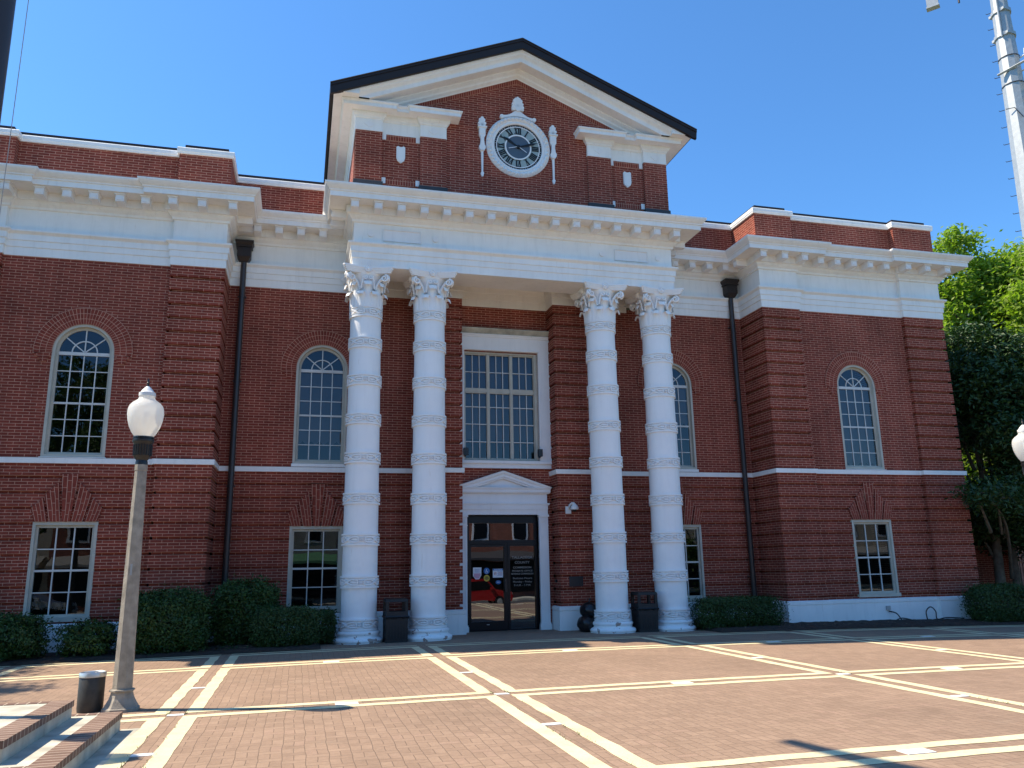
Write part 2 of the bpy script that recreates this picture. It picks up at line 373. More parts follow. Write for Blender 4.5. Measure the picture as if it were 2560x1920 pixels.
# ================================================================== COURTHOUSE
CH = thing('courthouse', 'red brick courthouse with white cornices, four banded white columns and a clock in its gable', 'courthouse')
C = COURSE
ZA, ZB = 8.73, .585             # underside of the wing architrave, top of the white base course
GIN = .065
def zcuts_down(z0, z1, top):    # rusticated courses: four proud, one set back
    out = []; t = top
    while t > z0+1e-6:
        for a, b, g in ((t-4*C, t, 0), (t-5*C, t-4*C, 1)):
            lo, hi = max(a, z0), min(b, z1)
            if hi-lo > 1e-4: out.append((lo, hi, g))
        t -= 5*C
    return out
def wall(mb, x0, x1, y0, y1, zones, holes=(), inl=0, inr=0):
    """front wall of a run of brick; zones [(z0,z1,set back?)], holes [(x0,x1,z0,z1)]"""
    if x0 > x1: x0, x1 = x1, x0; inl, inr = inr, inl
    for a, b, g in zones:
        cuts = sorted({a, b}|{z for h in holes for z in h[2:] if a < z < b})
        for za, zb in zip(cuts, cuts[1:]):
            zm = (za+zb)/2
            hs = sorted((h[0], h[1]) for h in holes if h[2] < zm < h[3])
            xs = x0+(GIN*g if inl else 0); xe = x1-(GIN*g if inr else 0); p = xs
            for h0, h1 in hs+[(xe, xe)]:
                if h0-p > 1e-4: mb.box(p, h0, y0+GIN*g, y1, za, zb)
                p = h1
def low(top=ZG): return zcuts_down(ZB-.05, ZG+.02, ZG)[::-1]+[(ZG, ZG+.1, 0)]
def high(): return zcuts_down(ZG+.1, ZA+.05, ZA)[::-1]+[(ZA, ZA+.05, 0)]
WIN = dict(main=(4.875, 0., .655, 2.66, 4.19, 7.275), wing=(10.19, -1.10, .68, 2.72, 4.125, 7.18))
HW = .64
for s in (1, -1):
    mb = MB()
    for xc, y, l0, l1, u0, u1 in (WIN['main'],):
        hl = [(s*xc-HW, s*xc+HW, l0, l1)]; hu = [(s*xc-HW, s*xc+HW, u0, u1)]
        wall(mb, s*2.48, s*7.265, 0, .35, low(), hl)
        wall(mb, s*2.48, s*7.265, 0, .35, [(ZG+.1, ZA+.05, 0)], hu)
    xc, y, l0, l1, u0, u1 = WIN['wing']
    hl = [(s*xc-HW, s*xc+HW, l0, l1)]; hu = [(s*xc-HW, s*xc+HW, u0, u1)]
    wall(mb, s*8.485, s*12.05, -1.10, -.75, low(), hl)
    wall(mb, s*8.485, s*12.05, -1.10, -.75, [(ZG+.1, ZA+.05, 0)], hu)
    mb.box(s*12.06, s*13.41, .2, 10, -.2, ZA+.05)
    mb.build('wall', M['brick'], CH)
    for x0, x1, y0, y1 in ((7.265, 8.485, -1.22, .2), (12.05, 13.45, -1.22, .2), (1.28, 2.50, -.30, .34)):
        mb = MB(); wall(mb, s*x0, s*x1, y0, y1, low(), (), 1, 1); wall(mb, s*x0, s*x1, y0, y1, high(), (), 1, 1)
        mb.build('pilaster', M['brick'], CH)
mb = MB()                                     # recessed centre bay
wall(mb, -1.28, 1.28, .30, .50, [(0, ZA+.05, 0)], [(-1.06, .895, -.1, 2.95), (-1.13, .97, 4.38, 7.40)])
mb.build('bay_wall', M['brick'], CH)
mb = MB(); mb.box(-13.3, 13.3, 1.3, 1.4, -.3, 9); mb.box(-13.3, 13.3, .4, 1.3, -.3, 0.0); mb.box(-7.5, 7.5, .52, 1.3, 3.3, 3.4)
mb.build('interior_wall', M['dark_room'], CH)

def mirror(mb):
    n = MB(); n.v = [(-x, y, z) for x, y, z in mb.v]; n.f = [f[::-1] for f in mb.f]; n.m = mb.m[:]; n.uv = [u[::-1] if u else None for u in mb.uv]; return n
PLAN = [(1.28, .30), (1.28, -.30), (2.50, -.30), (2.50, 0), (7.265, 0), (7.265, -1.22), (8.485, -1.22), (8.485, -1.10), (12.05, -1.10), (12.05, -1.22), (13.45, -1.22), (13.45, 10)]
for part, prof in (('base_course', [(-.2, -.3), (.075, -.3), (.07, .47), (.05, .475), (.05, .49), (.075, .495), (.075, .57), (0, ZB+.01), (-.2, ZB+.01)]),
                   ('string_course', [(-.1, ZG), (.045, ZG), (.05, ZG+.118), (-.02, ZG+.128)])):
    mb = MB().sweep(PLAN, prof); mb.build(part, M['white'], CH); mirror(mb).build(part, M['white'], CH)
def entab(d, zt=10.62):
    return [(-.06, ZA+d), (.02, ZA+d), (.02, 8.93+d), (.045, 8.94+d), (.045, 9.085+d), (.07, 9.095+d), (.07, 9.235+d), (.10, 9.26+d), (.135, 9.29+d), (.135, 9.33+d), (.0, 9.34+d),
            (.0, 9.87+d), (.045, 9.88+d), (.055, 9.93+d), (.12, 9.985+d), (.15, 10.04+d), (.20, 10.05+d), (.20, 10.245+d), (.62, 10.245+d), (.62, 10.375+d), (.645, 10.38+d), (.65, 10.41+d),
            (.69, 10.445+d), (.735, 10.50+d), (.75, 10.53+d), (.75, 10.565+d), (-.25, zt+d)]
EP = [(4.0, 0), (7.265, 0), (7.265, -1.22), (8.485, -1.22), (8.485, -1.10), (12.05, -1.10), (12.05, -1.22), (13.45, -1.22), (13.45, 10)]
mb = MB().sweep(EP, entab(0)); e_r = mb.build('entablature', M['white'], CH); e_l = mirror(mb).build('entablature', M['white'], CH)
PD = .13
mb = MB().sweep([(-4.27, .3), (-4.27, -1.72), (4.27, -1.72), (4.27, .3)], entab(PD, 10.60))
mb.box(-4.24, 4.24, -1.70, -.80, ZA+PD+.002, 9.9); mb.box(-4.24, -3.55, -.80, 0.05, ZA+PD+.002, 9.9); mb.box(3.55, 4.24, -.80, 0.05, ZA+PD+.002, 9.9)
mb.box(-3.55, 3.55, -.8, .45, 9.34, 9.5)
pe = mb.build('portico_entablature', M['white'], CH)
mb = MB().sweep([(-3.6, 0), (-2.50, 0), (-2.50, -.30), (-1.28, -.30), (-1.28, .30), (1.28, .30), (1.28, -.30), (2.50, -.30), (2.50, 0), (3.6, 0)],
                [(-.05, 8.69), (.02, 8.69), (.02, 8.90), (.04, 8.91), (.04, 9.09), (.06, 9.10), (.06, 9.22), (.12, 9.28), (.12, 9.338), (-.05, 9.338)])
mb.build('inner_architrave', M['white'], CH)
# round and oblong panels on the frieze
for s in (1, -1):
    for x in (3.86, 2.24):
        mb = MB(); pts = [(s*x+.072*cos(2*pi*i/28), 9.712+.072*sin(2*pi*i/28)) for i in range(28)]; mb.prism(pts, -1.760, -1.71)
        p2 = [(s*x+.055*cos(2*pi*i/28), 9.712+.055*sin(2*pi*i/28)) for i in range(28)]; mb.prism(p2, -1.765, -1.735)
        mb.build('roundel', M['white_trim'], pe)
    mb = MB()
    a, b = sorted((s*2.605, s*3.56))
    for q in ((a, b, 9.56, 9.578), (a, b, 9.855, 9.873), (a, a+.018, 9.578, 9.855), (b-.018, b, 9.578, 9.855)): mb.box(q[0], q[1], -1.762, -1.71, q[2], q[3])
    mb.box(a+.018, b-.018, -1.732, -1.71, 9.578, 9.855)
    mb.build('frieze_panel', M['white_trim'], pe)
# modillions: one block, copied along every run
mb = MB(); mb.box(-.092, .092, -.335, 0, -.19, -.035); mb.box(-.115, .115, -.365, 0, -.035, .0)
mb.box(-.06, .06, -.35, -.33, -.16, -.065)
mod0 = mb.build('modillion', M['white_trim'], e_r); used = [0]
def mod(x, y, z, parent, rz=0):
    o = mod0 if not used[0] else mod0.copy()
    if used[0]: col.objects.link(o)
    used[0] = 1; o.parent = parent; o.location = (x, y, z); o.rotation_euler.z = rz
for k in range(16): mod(-4.29+.5673*k, -1.72-.198, 10.242+PD, pe)
for s, rz in ((-1, -pi/2), (1, pi/2)):
    for y in (-1.45, -.9): mod(s*(4.27+.198), y, 10.242+PD, pe, rz)
for s, e in ((1, e_r), (-1, e_l)):
    for x in (4.99, 5.545, 6.09, 6.62): mod(s*x, -.198, 10.242, e)
    for x in (7.13, 7.82, 8.47): mod(s*x, -1.22-.198, 10.242, e)
    for x in (9.08, 9.635, 10.19, 10.75, 11.32): mod(s*x, -1.10-.198, 10.242, e)
    for x in (11.985, 12.67, 13.39): mod(s*x, -1.22-.198, 10.242, e)
    for y in (-.85, -.35): mod(s*(7.265-.198), y, 10.242, e, s*-pi/2)
# parapet, coping, roof edge
PP = [(4.2, .08), (7.265, .08), (7.265, -1.22), (8.485, -1.22), (8.485, -1.0), (12.05, -1.0), (12.05, -1.22), (13.45, -1.22), (13.45, 10)]
for part, prof, mt in (('parapet', [(-.3, 10.5), (0, 10.5), (0, 11.64), (-.3, 11.64)], M['brick']),
                   ('coping', [(-.32, 11.62), (.045, 11.62), (.05, 11.66), (.06, 11.67), (.06, 11.76), (.04, 11.785), (-.32, 11.80)], M['white']),
                   ('roof_edge', [(-.10, 11.79), (-.10, 11.925), (-.13, 11.935), (-.9, 11.96)], M['dark_metal']),
                   ('flashing', [(-.02, 10.58), (.10, 10.60), (.09, 10.635), (.012, 10.75), (-.02, 10.75)], M['flashing'])):
    mb = MB().sweep(PP, prof); mb.build(part, mt, CH); mirror(mb).build(part, mt, CH)
mb = MB(); mb.box(-13.2, 13.2, .4, 10, 11.5, 11.6); mb.box(-4.26, 4.26, -1.7, .4, 10.60, 10.70); mb.build('flat_roof', M['flashing'], CH)

# ------------------------------------------------------------------ gable with the clock
YB = -1.60
GX, SL = 4.98, .4137
def roofz(x): return 15.46-SL*abs(x)
mb = MB(); mb.box(-4.3, 4.3, YB, 9, 10.6, 13.3)
def tri(mb, top, y0, y1, zb=13.3):
    xe = (top-zb)/SL; mb.prism([(-xe, zb), (xe, zb), (0, top)], y0, y1)
tri(mb, 14.72, YB, 9, 13.3)
xm = 1.96
mb.prism([(-xm, 10.9), (xm, 10.9), (xm, 14.72-SL*xm), (0, 14.72), (-xm, 14.72-SL*xm)], YB-.06, YB)
for s in (1, -1): mb.prism([(s*xm, 13.15), (s*3.4, 13.15), (s*3.4, 14.72-SL*3.4), (s*xm, 14.72-SL*xm)][::s], YB-.06, YB)
gw = mb.build('gable_wall', M['brick'], CH)
for s in (1, -1):
    for x0, x1 in ((1.96, 2.64), (3.62, 4.30)):
        mb = MB(); a, b = sorted((s*x0, s*x1)); mb.box(a, b, YB-.11, YB if x0 < 3 else YB+.3, 10.9, 12.56); mb.build('gable_pilaster', M['brick'], CH)
        mb = MB(); mb.box(a-.03, b+.03, YB-.15, YB, 10.74, 10.90+.26); mb.build('pilaster_flashing', M['flashing'], CH)
    # soldier courses, corner blocks and shield in the recessed panel
    a, b = sorted((s*2.70, s*3.56))
    for z0, z1 in ((12.40, 12.56), (11.16, 11.32)):
        mb = MB(); mb.prism([(a, z0), (b, z0), (b, z1), (a, z1)], YB-.012, YB, 0, lambda x, z, z0=z0: (z-z0+.0, x)); mb.build('soldier_course', M['brick_uv'], CH)
    for x in (2.695, 3.565):
        for z in (12.40, 11.18):
            mb = MB(); mb.box(s*x-.05, s*x+.05, YB-.03, YB, z, z+.155); mb.build('corner_block', M['white_trim'], CH)
    mb = MB(); sx = s*3.135; mb.prism([(sx, 11.78), (sx+.09, 11.85), (sx+.112, 11.93), (sx+.112, 12.22), (sx+.075, 12.25), (sx+.02, 12.225), (sx-.02, 12.225), (sx-.075, 12.25), (sx-.112, 12.22), (sx-.112, 11.93), (sx-.09, 11.85)], YB-.05, YB)
    mb.prism([(sx, 11.82), (sx+.07, 11.875), (sx+.088, 11.94), (sx+.088, 12.19), (sx-.088, 12.19), (sx-.088, 11.94), (sx-.07, 11.875)], YB-.06, YB-.045)
    mb.build('shield', M['white_trim'], CH)
GP = [(1.96, YB), (1.96, YB-.12), (2.64, YB-.12), (2.64, YB-.01), (3.62, YB-.01), (3.62, YB-.12), (4.30, YB-.12), (4.30, 9)]
prof = [(-.08, 12.555), (.012, 12.555), (.012, 12.585), (.005, 12.59), (.005, 12.885), (.03, 12.90), (.04, 12.94), (.075, 12.975), (.095, 13.02), (.10, 13.05), (.33, 13.055), (.33, 13.15), (.35, 13.16), (.37, 13.19), (.37, 13.205), (-.08, 13.23)]
for s in (1, -1):
    mb = MB().sweep(GP, prof); mb.v = [(-x, y, z) if s < 0 else (x, y, z) for x, y, z in mb.v]
    gl = mb.build('gable_cornice', M['white'], CH)
    for x in (2.30, 3.96):
        mb = MB(); z = 12.735; mb.prism([(s*x-.135, z), (s*x, z-.1), (s*x+.135, z), (s*x, z+.1)], YB-.142, YB-.12); mb.build('lozenge', M['white_trim'], gl)
# raking cornice
rp = [(.66, -.325), (.655, -.36), (.62, -.385), (.60, -.42), (.535, -.47), (.52, -.50), (.52, -.60), (.50, -.605), (.22, -.605), (.22, -.64), (.19, -.66), (.13, -.70), (.11, -.745), (.04, -.79), (.03, -.815), (-.05, -.815)]
for s in (1, -1):
    mb = MB(); A = []; B = []
    for out, dz in rp:
        xe = min(4.80, (15.46+dz-13.20)/SL); A.append((0, YB-.04-out, 15.46+dz)); B.append((s*xe, YB-.04-out, 15.46+dz-SL*xe))
    mb.strip(A, B); mb.build('raking_cornice', M['white'], CH)
    mb = MB(); n = Vector((SL, 1)).normalized(); pts = [(0, 14.64), (0, 14.50), (s*2.95, 14.50-SL*2.95), (s*3.28, 14.64-SL*3.28)]
    mb.prism(pts[::s], YB-.075, YB-.05, 0, lambda x, z, s=s: ((z+SL*abs(x)-14.5)*.92, (abs(x))*1.08)); mb.build('raking_soldier_course', M['brick_uv'], CH)
    mb = MB(); mb.box(s*4.26, s*4.88, YB-.04-.66, 9, 13.207, 13.40); mb.box(s*4.26, s*4.70, YB-.04-.62, 9, 13.40, 13.45); mb.build('eave_cornice', M['white'], CH)
    # folded metal roof: slab plus deep front fascia
    mb = MB(); yf = YB-.04-.72
    def sec(y): return [(0, y, 15.46), (s*GX, y, roofz(GX)), (s*GX, y, roofz(GX)-.10), (0, y, 15.36)]
    a, b = sec(yf), sec(9); mb.add(a+b, [(0, 1, 5, 4), (1, 2, 6, 5), (2, 3, 7, 6), (0, 3, 2, 1), (4, 5, 6, 7)])
    f = [(0, 15.36), (s*GX, roofz(GX)-.10), (s*(GX-.02), roofz(GX)-.30), (s*(GX-.22), roofz(GX-.22)-.33), (0, 15.13)]
    mb.prism(f[::-s], yf+.02, yf+.10)
    mb.tube([(0, yf-.0, 15.435), (s*GX, yf-.0, roofz(GX)-.025)], .018, 6)
    mb.tube([(0, yf+.01, 15.14), (s*(GX-.2), yf+.01, roofz(GX-.2)-.315)], .014, 6)
    mb.build('roof', M['dark_metal'], CH)

# ------------------------------------------------------------------ clock
ZC = 12.594; YC = YB-.06
CK = empty_part('clock', CH, (0, YC, ZC))
def ringmb(r0, r1, y0, y1, seg=72, hf=None, nr=1):
    mb = MB(); rows = []
    for j in range(nr+1):
        r = r0+(r1-r0)*j/nr
        rows.append([(r*cos(2*pi*i/seg), y0-(hf(2*pi*i/seg, j/nr) if hf else 0), r*sin(2*pi*i/seg)) for i in range(seg)])
    for j in range(nr): mb.strip(rows[j], rows[j+1], closed=True)
    for rr, row in ((r0, rows[0]), (r1, rows[-1])): mb.strip(row, [(p[0], y1, p[2]) for p in row], closed=True)
    return mb
def wreath(a, t):
    if t < .34: return .035+.025*sin(pi*min(1, t/.34))
    u = (t-.34)/.66; side = sin(pi*u)
    lw = abs(((a*23/pi + (.8*abs(u-.5)))) % 1 - .5)*2
    return .03+.085*side*(.35+.65*min(1, lw*1.7))
ringmb(.660, .888, 0, .03, 276, wreath, 18).build('wreath_surround', M['white_trim'], CK, 60)
ringmb(0.60, .662, -.002, .03).build('minute_ring', M['clock_black'], CK)
mb = MB(); pts = [(.6*cos(2*pi*i/72), .6*sin(2*pi*i/72)) for i in range(72)]; mb.prism(pts, -.004, .02); mb.build('clock_face', M['clock_face'], CK)
ringmb(.583, .606, -.016, .01).build('bezel', M['white_trim'], CK)
ringmb(.332, .368, -.016, .01).build('bezel', M['white_trim'], CK)
mb = MB(); pts = [(.335*cos(2*pi*i/60), .335*sin(2*pi*i/60)) for i in range(60)]; mb.prism(pts, -.010, 0); mb.build('centre_disc', M['clock_centre'], CK)
mb = MB()
for i in range(60):
    if i % 5 == 0: continue
    a = 2*pi*i/60; mb.prism([(.632*cos(a)+.009*cos(2*pi*k/6), .632*sin(a)+.009*sin(2*pi*k/6)) for k in range(6)], -.008, 0)
mb.build('minute_dots', M['paper'], CK)
ROM = ['XII', 'I', 'II', 'III', 'IIII', 'V', 'VI', 'VII', 'VIII', 'IX', 'X', 'XI']
for h, txt in enumerate(ROM):
    wd = {'I': .050, 'V': .100, 'X': .100}; tot = sum(wd[c] for c in txt); x = -tot/2; mb = MB(); z0, z1 = .385, .572
    def bar(xa, xb, w): mb.prism([(xa-w/2, z0), (xa+w/2, z0), (xb+w/2, z1), (xb-w/2, z1)], -.014, -.003)
    for c in txt:
        wc = wd[c]; xc = x+wc/2
        if c == 'I': bar(xc, xc, .036)
        elif c == 'V': bar(xc, xc-.034, .036); bar(xc, xc+.036, .014)
        else: bar(xc+.033, xc-.033, .036); bar(xc-.033, xc+.033, .014)
        x += wc
    mb.box(-tot/2, tot/2, -.0145, -.0035, z0-.004, z0+.012); mb.box(-tot/2, tot/2, -.0145, -.0035, z1-.012, z1+.004)
    mb.xf(Matrix.Rotation(h*pi/6, 4, 'Y')); mb.build('numeral', M['clock_black'], CK)
def hand(ang, L, w, y, name, m, tail=.1):
    mb = MB(); mb.prism([(-w*.35, -tail), (w*.35, -tail), (w*.5, L*.25), (w, L*.62), (w*.9, L*.72), (w*.2, L*.86), (0, L), (-w*.2, L*.86), (-w*.9, L*.72), (-w, L*.62), (-w*.5, L*.25)], -y-.012, -y)
    mb.xf(Matrix.Rotation(radians(ang), 4, 'Y')); mb.build(name, m, CK)
hand(304, .50, .038, .022, 'hour_hand', M['clock_black']); hand(73, .60, .032, .036, 'minute_hand', M['clock_black'])
for a, L in ((124, .27), (255, .28)):
    mb = MB(); mb.box(-.007, .007, -.055, -.05, .04, L); mb.xf(Matrix.Rotation(radians(a), 4, 'Y')); mb.build('counterweight', M['paper'], CK)
mb = MB(); mb.prism([(.045*cos(2*pi*i/20), .045*sin(2*pi*i/20)) for i in range(20)], -.065, -.01); mb.build('hub', M['clock_black'], CK)
# shell crest over the clock
def shell(mb, cx, cz, rx, rz, n, y0, dep):
    for i in range(n):
        a = radians(-8+196*i/(n-1)); L = 1 if True else 0
        px, pz = cos(a)*rx, max(0, sin(a))*rz+.02
        e = Vector((px, pz)); d = e.normalized(); nrm = Vector((-d.y, d.x)); wd = .55*pi*(rx+rz)/2/n
        pts = [nrm*(-.015), nrm*.015, e*.82+nrm*wd, e*.95+nrm*wd*.8, e+nrm*wd*.3, e-nrm*wd*.3, e*.95-nrm*wd*.8, e*.82-nrm*wd]
        pts = [(cx+p.x, cz+p.y) for p in pts]
        mb.prism(pts[::-1], y0-dep-(.012 if i % 2 else 0), y0)
mb = MB(); shell(mb, 0, 1.09, .17, .36, 11, 0, .07); mb.prism([(.06*cos(2*pi*i/16), 1.1+.07*sin(2*pi*i/16)) for i in range(16)], -.1, 0)
n = 24; top = []; bot = []
for i in range(n+1):
    u = -1+2*i/n; x = .46*u
    top.append((x, .865+.20*exp(-(u/.45)**2)+.02*abs(u))); bot.append((x, sqrt(max(.0, .895**2-x*x))))
    if abs(u) > .85: top[-1] = (x, bot[-1][1]+.09)
mb.prism(bot+top[::-1], -.06, 0)
for s in (1, -1):
    mb.prism([(s*.45+.055*cos(2*pi*i/16), .835+.055*sin(2*pi*i/16)) for i in range(16)], -.085, 0)
mb.build('shell_crest', M['white_trim'], CK, 30)
for s in (1, -1):
    T = empty_part('torch_ornament', CH, (s*.985-.01, YC, 0))
    mb = MB()
    def sil(pts, y): mb.prism([(x, z) for x, z in pts]+[(-x, z) for x, z in pts[::-1]], -y, 0)
    sil([(.02, 11.62), (.045, 11.72), (.02, 11.75), (.03, 12.33), (.05, 12.36)], .05)
    sil([(.05, 12.355), (.085, 12.42), (.085, 12.48), (.06, 12.52), (.042, 12.66), (.05, 12.74), (.085, 12.80), (.085, 13.0), (.125, 13.02), (.125, 13.055)][:], .09)
    mb.box(-.055, .055, -.1, -.09, 12.83, 12.97); mb.box(-.125, .125, -.12, 0, 13.02, 13.056)
    mb.build('torch_shaft', M['white_trim'], T)
    mb = MB(); shell(mb, 0, 13.05, .095, .27, 7, 0, .07); mb.build('torch_flame', M['white_trim'], T, 30)

# ------------------------------------------------------------------ brick arches and flat arches
for nm in ('main', 'wing'):
    xc, y, l0, l1, u0, u1 = WIN[nm]; spr = u1-HW
    for s in (1, -1):
        X = s*xc; mb = MB(); seg = 48; ri, ro = HW+.002, 1.03; th0 = radians(-5)
        prof = [ri, ro]
        for k in range(seg):
            a0 = th0+(pi-2*th0)*k/seg; a1 = th0+(pi-2*th0)*(k+1)/seg
            q = lambda r, a, yy: (X+r*cos(a), yy, spr+r*sin(a))
            yf, yb = y-.03, y+.18
            vs = [q(ri,a0,yf), q(ro,a0,yf), q(ro,a1,yf), q(ri,a1,yf), q(ri,a0,yb), q(ri,a1,yb), q(ro,a0,y+.01), q(ro,a1,y+.01)]
            U0, U1 = a0*.85, a1*.85; w_ = .125*3.08; dp = .2
            mb.add(vs, [(0,1,2,3), (0,3,5,4), (1,6,7,2)], 0, [[(0,U0), (w_,U0), (w_,U1), (0,U1)], [(0,U0), (0,U1), (-dp,U1), (-dp,U0)], [(w_,U0), (w_+.04,U0), (w_+.04,U1), (w_,U1)]])
        for t in (1, -1):
            zb = spr-sin(radians(5))*.8
            for r0, r1, z0, z1 in ((.655, .99, zb-.068, zb), (.70, .92, zb-.135, zb-.069), (.74, .87, zb-.20, zb-.136)):
                a, b = sorted((X+t*r0, X+t*r1)); mb.prism([(a, z0), (b, z0), (b, z1), (a, z1)], y-.03, y+.02, 0, lambda xx, zz: (xx, zz))
        mb.build('brick_arch', M['brick_uv'], CH)
        base = l1
        WD = [[(-.075, 0), (.075, 0), (.164, 1.03), (-.164, 1.03)]]
        for t in (1, -1):
            WD.append([(t*a, b) for a, b in [(-.32, 0), (-.115, 0), (-.212, .853), (-.469, .573)]]); WD.append([(t*a, b) for a, b in [(-.614, 0), (-.367, 0), (-.488, .517), (-.708, .284)]])
        mb = MB()
        for i, wpts in enumerate(WD):
            pts = [(X+a, base+b) for a, b in wpts]
            ar = sum(pts[k][0]*pts[(k+1)%4][1]-pts[(k+1)%4][0]*pts[k][1] for k in range(4))
            if ar < 0: pts = pts[::-1]
            cx = X+(wpts[0][0]+wpts[1][0])/2; tl = (wpts[2][0]+wpts[3][0])/2-(wpts[0][0]+wpts[1][0])/2; hh = (wpts[2][1]+wpts[3][1])/2
            sl = tl/hh
            mb.prism(pts, y-.035, y+.03, 0, lambda xx, zz, cx=cx, sl=sl: (zz-base, (xx-cx-sl*(zz-base))*(1-.3*(zz-base))+.033))
        mb.build('flat_arch', M['brick_fan'], CH)
# ------------------------------------------------------------------ windows
def arched_window(X, y, z0, z1, blind=None):
    """outer frame opening 2*HW wide, z0..z1 with round head; local reveal behind the wall face"""
    spr = z1-HW
    def loop(r, yy, zb, seg=32): # outline: bottom left, up, over, bottom right
        return [(X-r, yy, zb)]+[(X+r*cos(pi-pi*i/seg), yy, spr+r*sin(pi*i/seg)) for i in range(seg+1)]+[(X+r, yy, zb)]
    mb = MB()
    # brick mould: outer ring
    for (ra, ya, za), (rb, yb, zb) in (((HW+.004, y+.03, z0), (HW+.004, y-.004, z0)), ((HW+.004, y-.004, z0), (HW-.055, y-.004, z0+.06)), ((HW-.055, y-.004, z0+.06), (HW-.065, y+.09, z0+.07)),
                                       ((HW-.065, y+.09, z0+.07), (HW-.115, y+.09, z0+.12)), ((HW-.115, y+.09, z0+.12), (HW-.115, y+.14, z0+.12))):
        mb.strip(loop(ra, ya, za), loop(rb, yb, zb))
    mb.box(X-HW, X+HW, y-.003, y+.12, z0, z0+.065); mb.box(X-HW+.06, X+HW-.06, y+.085, y+.14, z0+.065, z0+.12)
    wf = mb.build('window', M['cream'], CH)
    r = HW-.115
    mb = MB(); yb, ye = y+.095, y+.13
    mb.box(X-r, X+r, yb-.012, ye, spr-.075, spr-.0)                       # transom bar
    zt = spr-.075; zb = z0+.12; mid = (zt+zb)/2
    mb.box(X-r, X+r, yb-.004, ye, mid-.022, mid+.022)
    for i in (1, 2, 3):
        x = X-r+2*r*i/4; mb.box(x-.011, x+.011, yb+.004, ye, zb, mid-.022); mb.box(x-.011, x+.011, yb+.004, ye, mid+.022, zt)
    for a, b in ((zb, mid), (mid, zt)):
        for i in (1, 2):
            z = a+(b-a)*i/3; mb.box(X-r, X+r, yb+.007, ye, z-.010, z+.010)
    for an in (40, 90, 140):
        d = Vector((cos(radians(an)), sin(radians(an)))); nn = Vector((-d.y, d.x))*.012; c = Vector((X, spr))
        mb.prism([tuple(c+nn), tuple(c-nn), tuple(c+d*r-nn), tuple(c+d*r+nn)], yb+.006, ye)
    q = .5*r; sg = 20
    A = [[(X+rr*cos(pi*i/sg), yy, spr+rr*sin(pi*i/sg)) for i in range(sg+1)] for rr, yy in ((q-.012, ye), (q-.012, yb), (q+.012, yb), (q+.012, ye))]
    for a, b in zip(A, A[1:]): mb.strip(a, b)
    mb.build('muntins', M['muntin'], wf)
    mb = MB(); pts = [(X-r-.02, z0+.1), (X+r+.02, z0+.1)]+[(X+(r+.02)*cos(pi*i/28), spr+(r+.02)*sin(pi*i/28)) for i in range(29)]
    mb.add([(x, y+.115, z) for x, z in pts], [tuple(range(len(pts)))]); mb.build('pane', M['glass'], wf)
    mb = MB(); mb.box(X-HW-.03, X+HW+.03, y-.045, y+.02, z0-.012-(0 if y < 0 else .06), z0+.001)
    mb.build('sill', M['white'], wf)
    if blind is not None:
        mb = MB(); n = 5; zb_ = zb+(zt-zb)*blind; zz = [(X-r+2*r*i/(2*n), zb_+(.10 if i % 2 else 0)) for i in range(2*n+1)]
        mb.prism(zz+[(X+r, zt), (X-r, zt)], y+.19, y+.195); mb.build('blind', M['blind'], wf)
def sash_window(X, y, z0, z1):
    mb = MB(); a = HW
    for (ia, ya, ib, yb2) in ((a, y-.004, a-.06, y+.05), ):
        mb.box(X-a, X-a+.06, y-.006, y+.1, z0, z1); mb.box(X+a-.06, X+a, y-.006, y+.1, z0, z1); mb.box(X-a+.06, X+a-.06, y-.006, y+.1, z1-.07, z1)
        mb.box(X-a-.02, X+a+.02, y-.05, y+.1, z0-.05, z0+.045)
    mb.box(X-a+.06, X-a+.11, y+.05, y+.12, z0+.045, z1-.07); mb.box(X+a-.11, X+a-.06, y+.05, y+.12, z0+.045, z1-.07)
    mb.box(X-a+.11, X+a-.11, y+.05, y+.12, z1-.125, z1-.07); mb.box(X-a+.11, X+a-.11, y+.05, y+.12, z0+.045, z0+.10)
    wf = mb.build('window', M['cream'], CH)
    mb = MB(); r = a-.11; zb, zt = z0+.10, z1-.125; mid = (zb+zt)/2; yb, ye = y+.066, y+.11
    mb.box(X-r, X+r, yb-.01, ye, mid-.022, mid+.022)
    for i in (1, 2):
        x = X-r+2*r*i/3; mb.box(x-.012, x+.012, yb, ye, zb, mid-.022); mb.box(x-.012, x+.012, yb, ye, mid+.022, zt)
    for z in ((zb+mid)/2, (mid+zt)/2): mb.box(X-r, X+r, yb+.003, ye, z-.011, z+.011)
    mb.build('muntins', M['muntin'], wf)
    mb = MB(); mb.add([(X-r-.01, y+.09, zb-.01), (X+r+.01, y+.09, zb-.01), (X+r+.01, y+.09, zt+.01), (X-r-.01, y+.09, zt+.01)], [(0,1,2,3)]); mb.build('pane', M['glass'], wf)
for nm, s, bl in (('main', -1, .17), ('main', 1, .5), ('wing', -1, None), ('wing', 1, .0)):
    xc, y, l0, l1, u0, u1 = WIN[nm]
    arched_window(s*xc, y, u0, u1, bl); sash_window(s*xc, y, l0, l1)

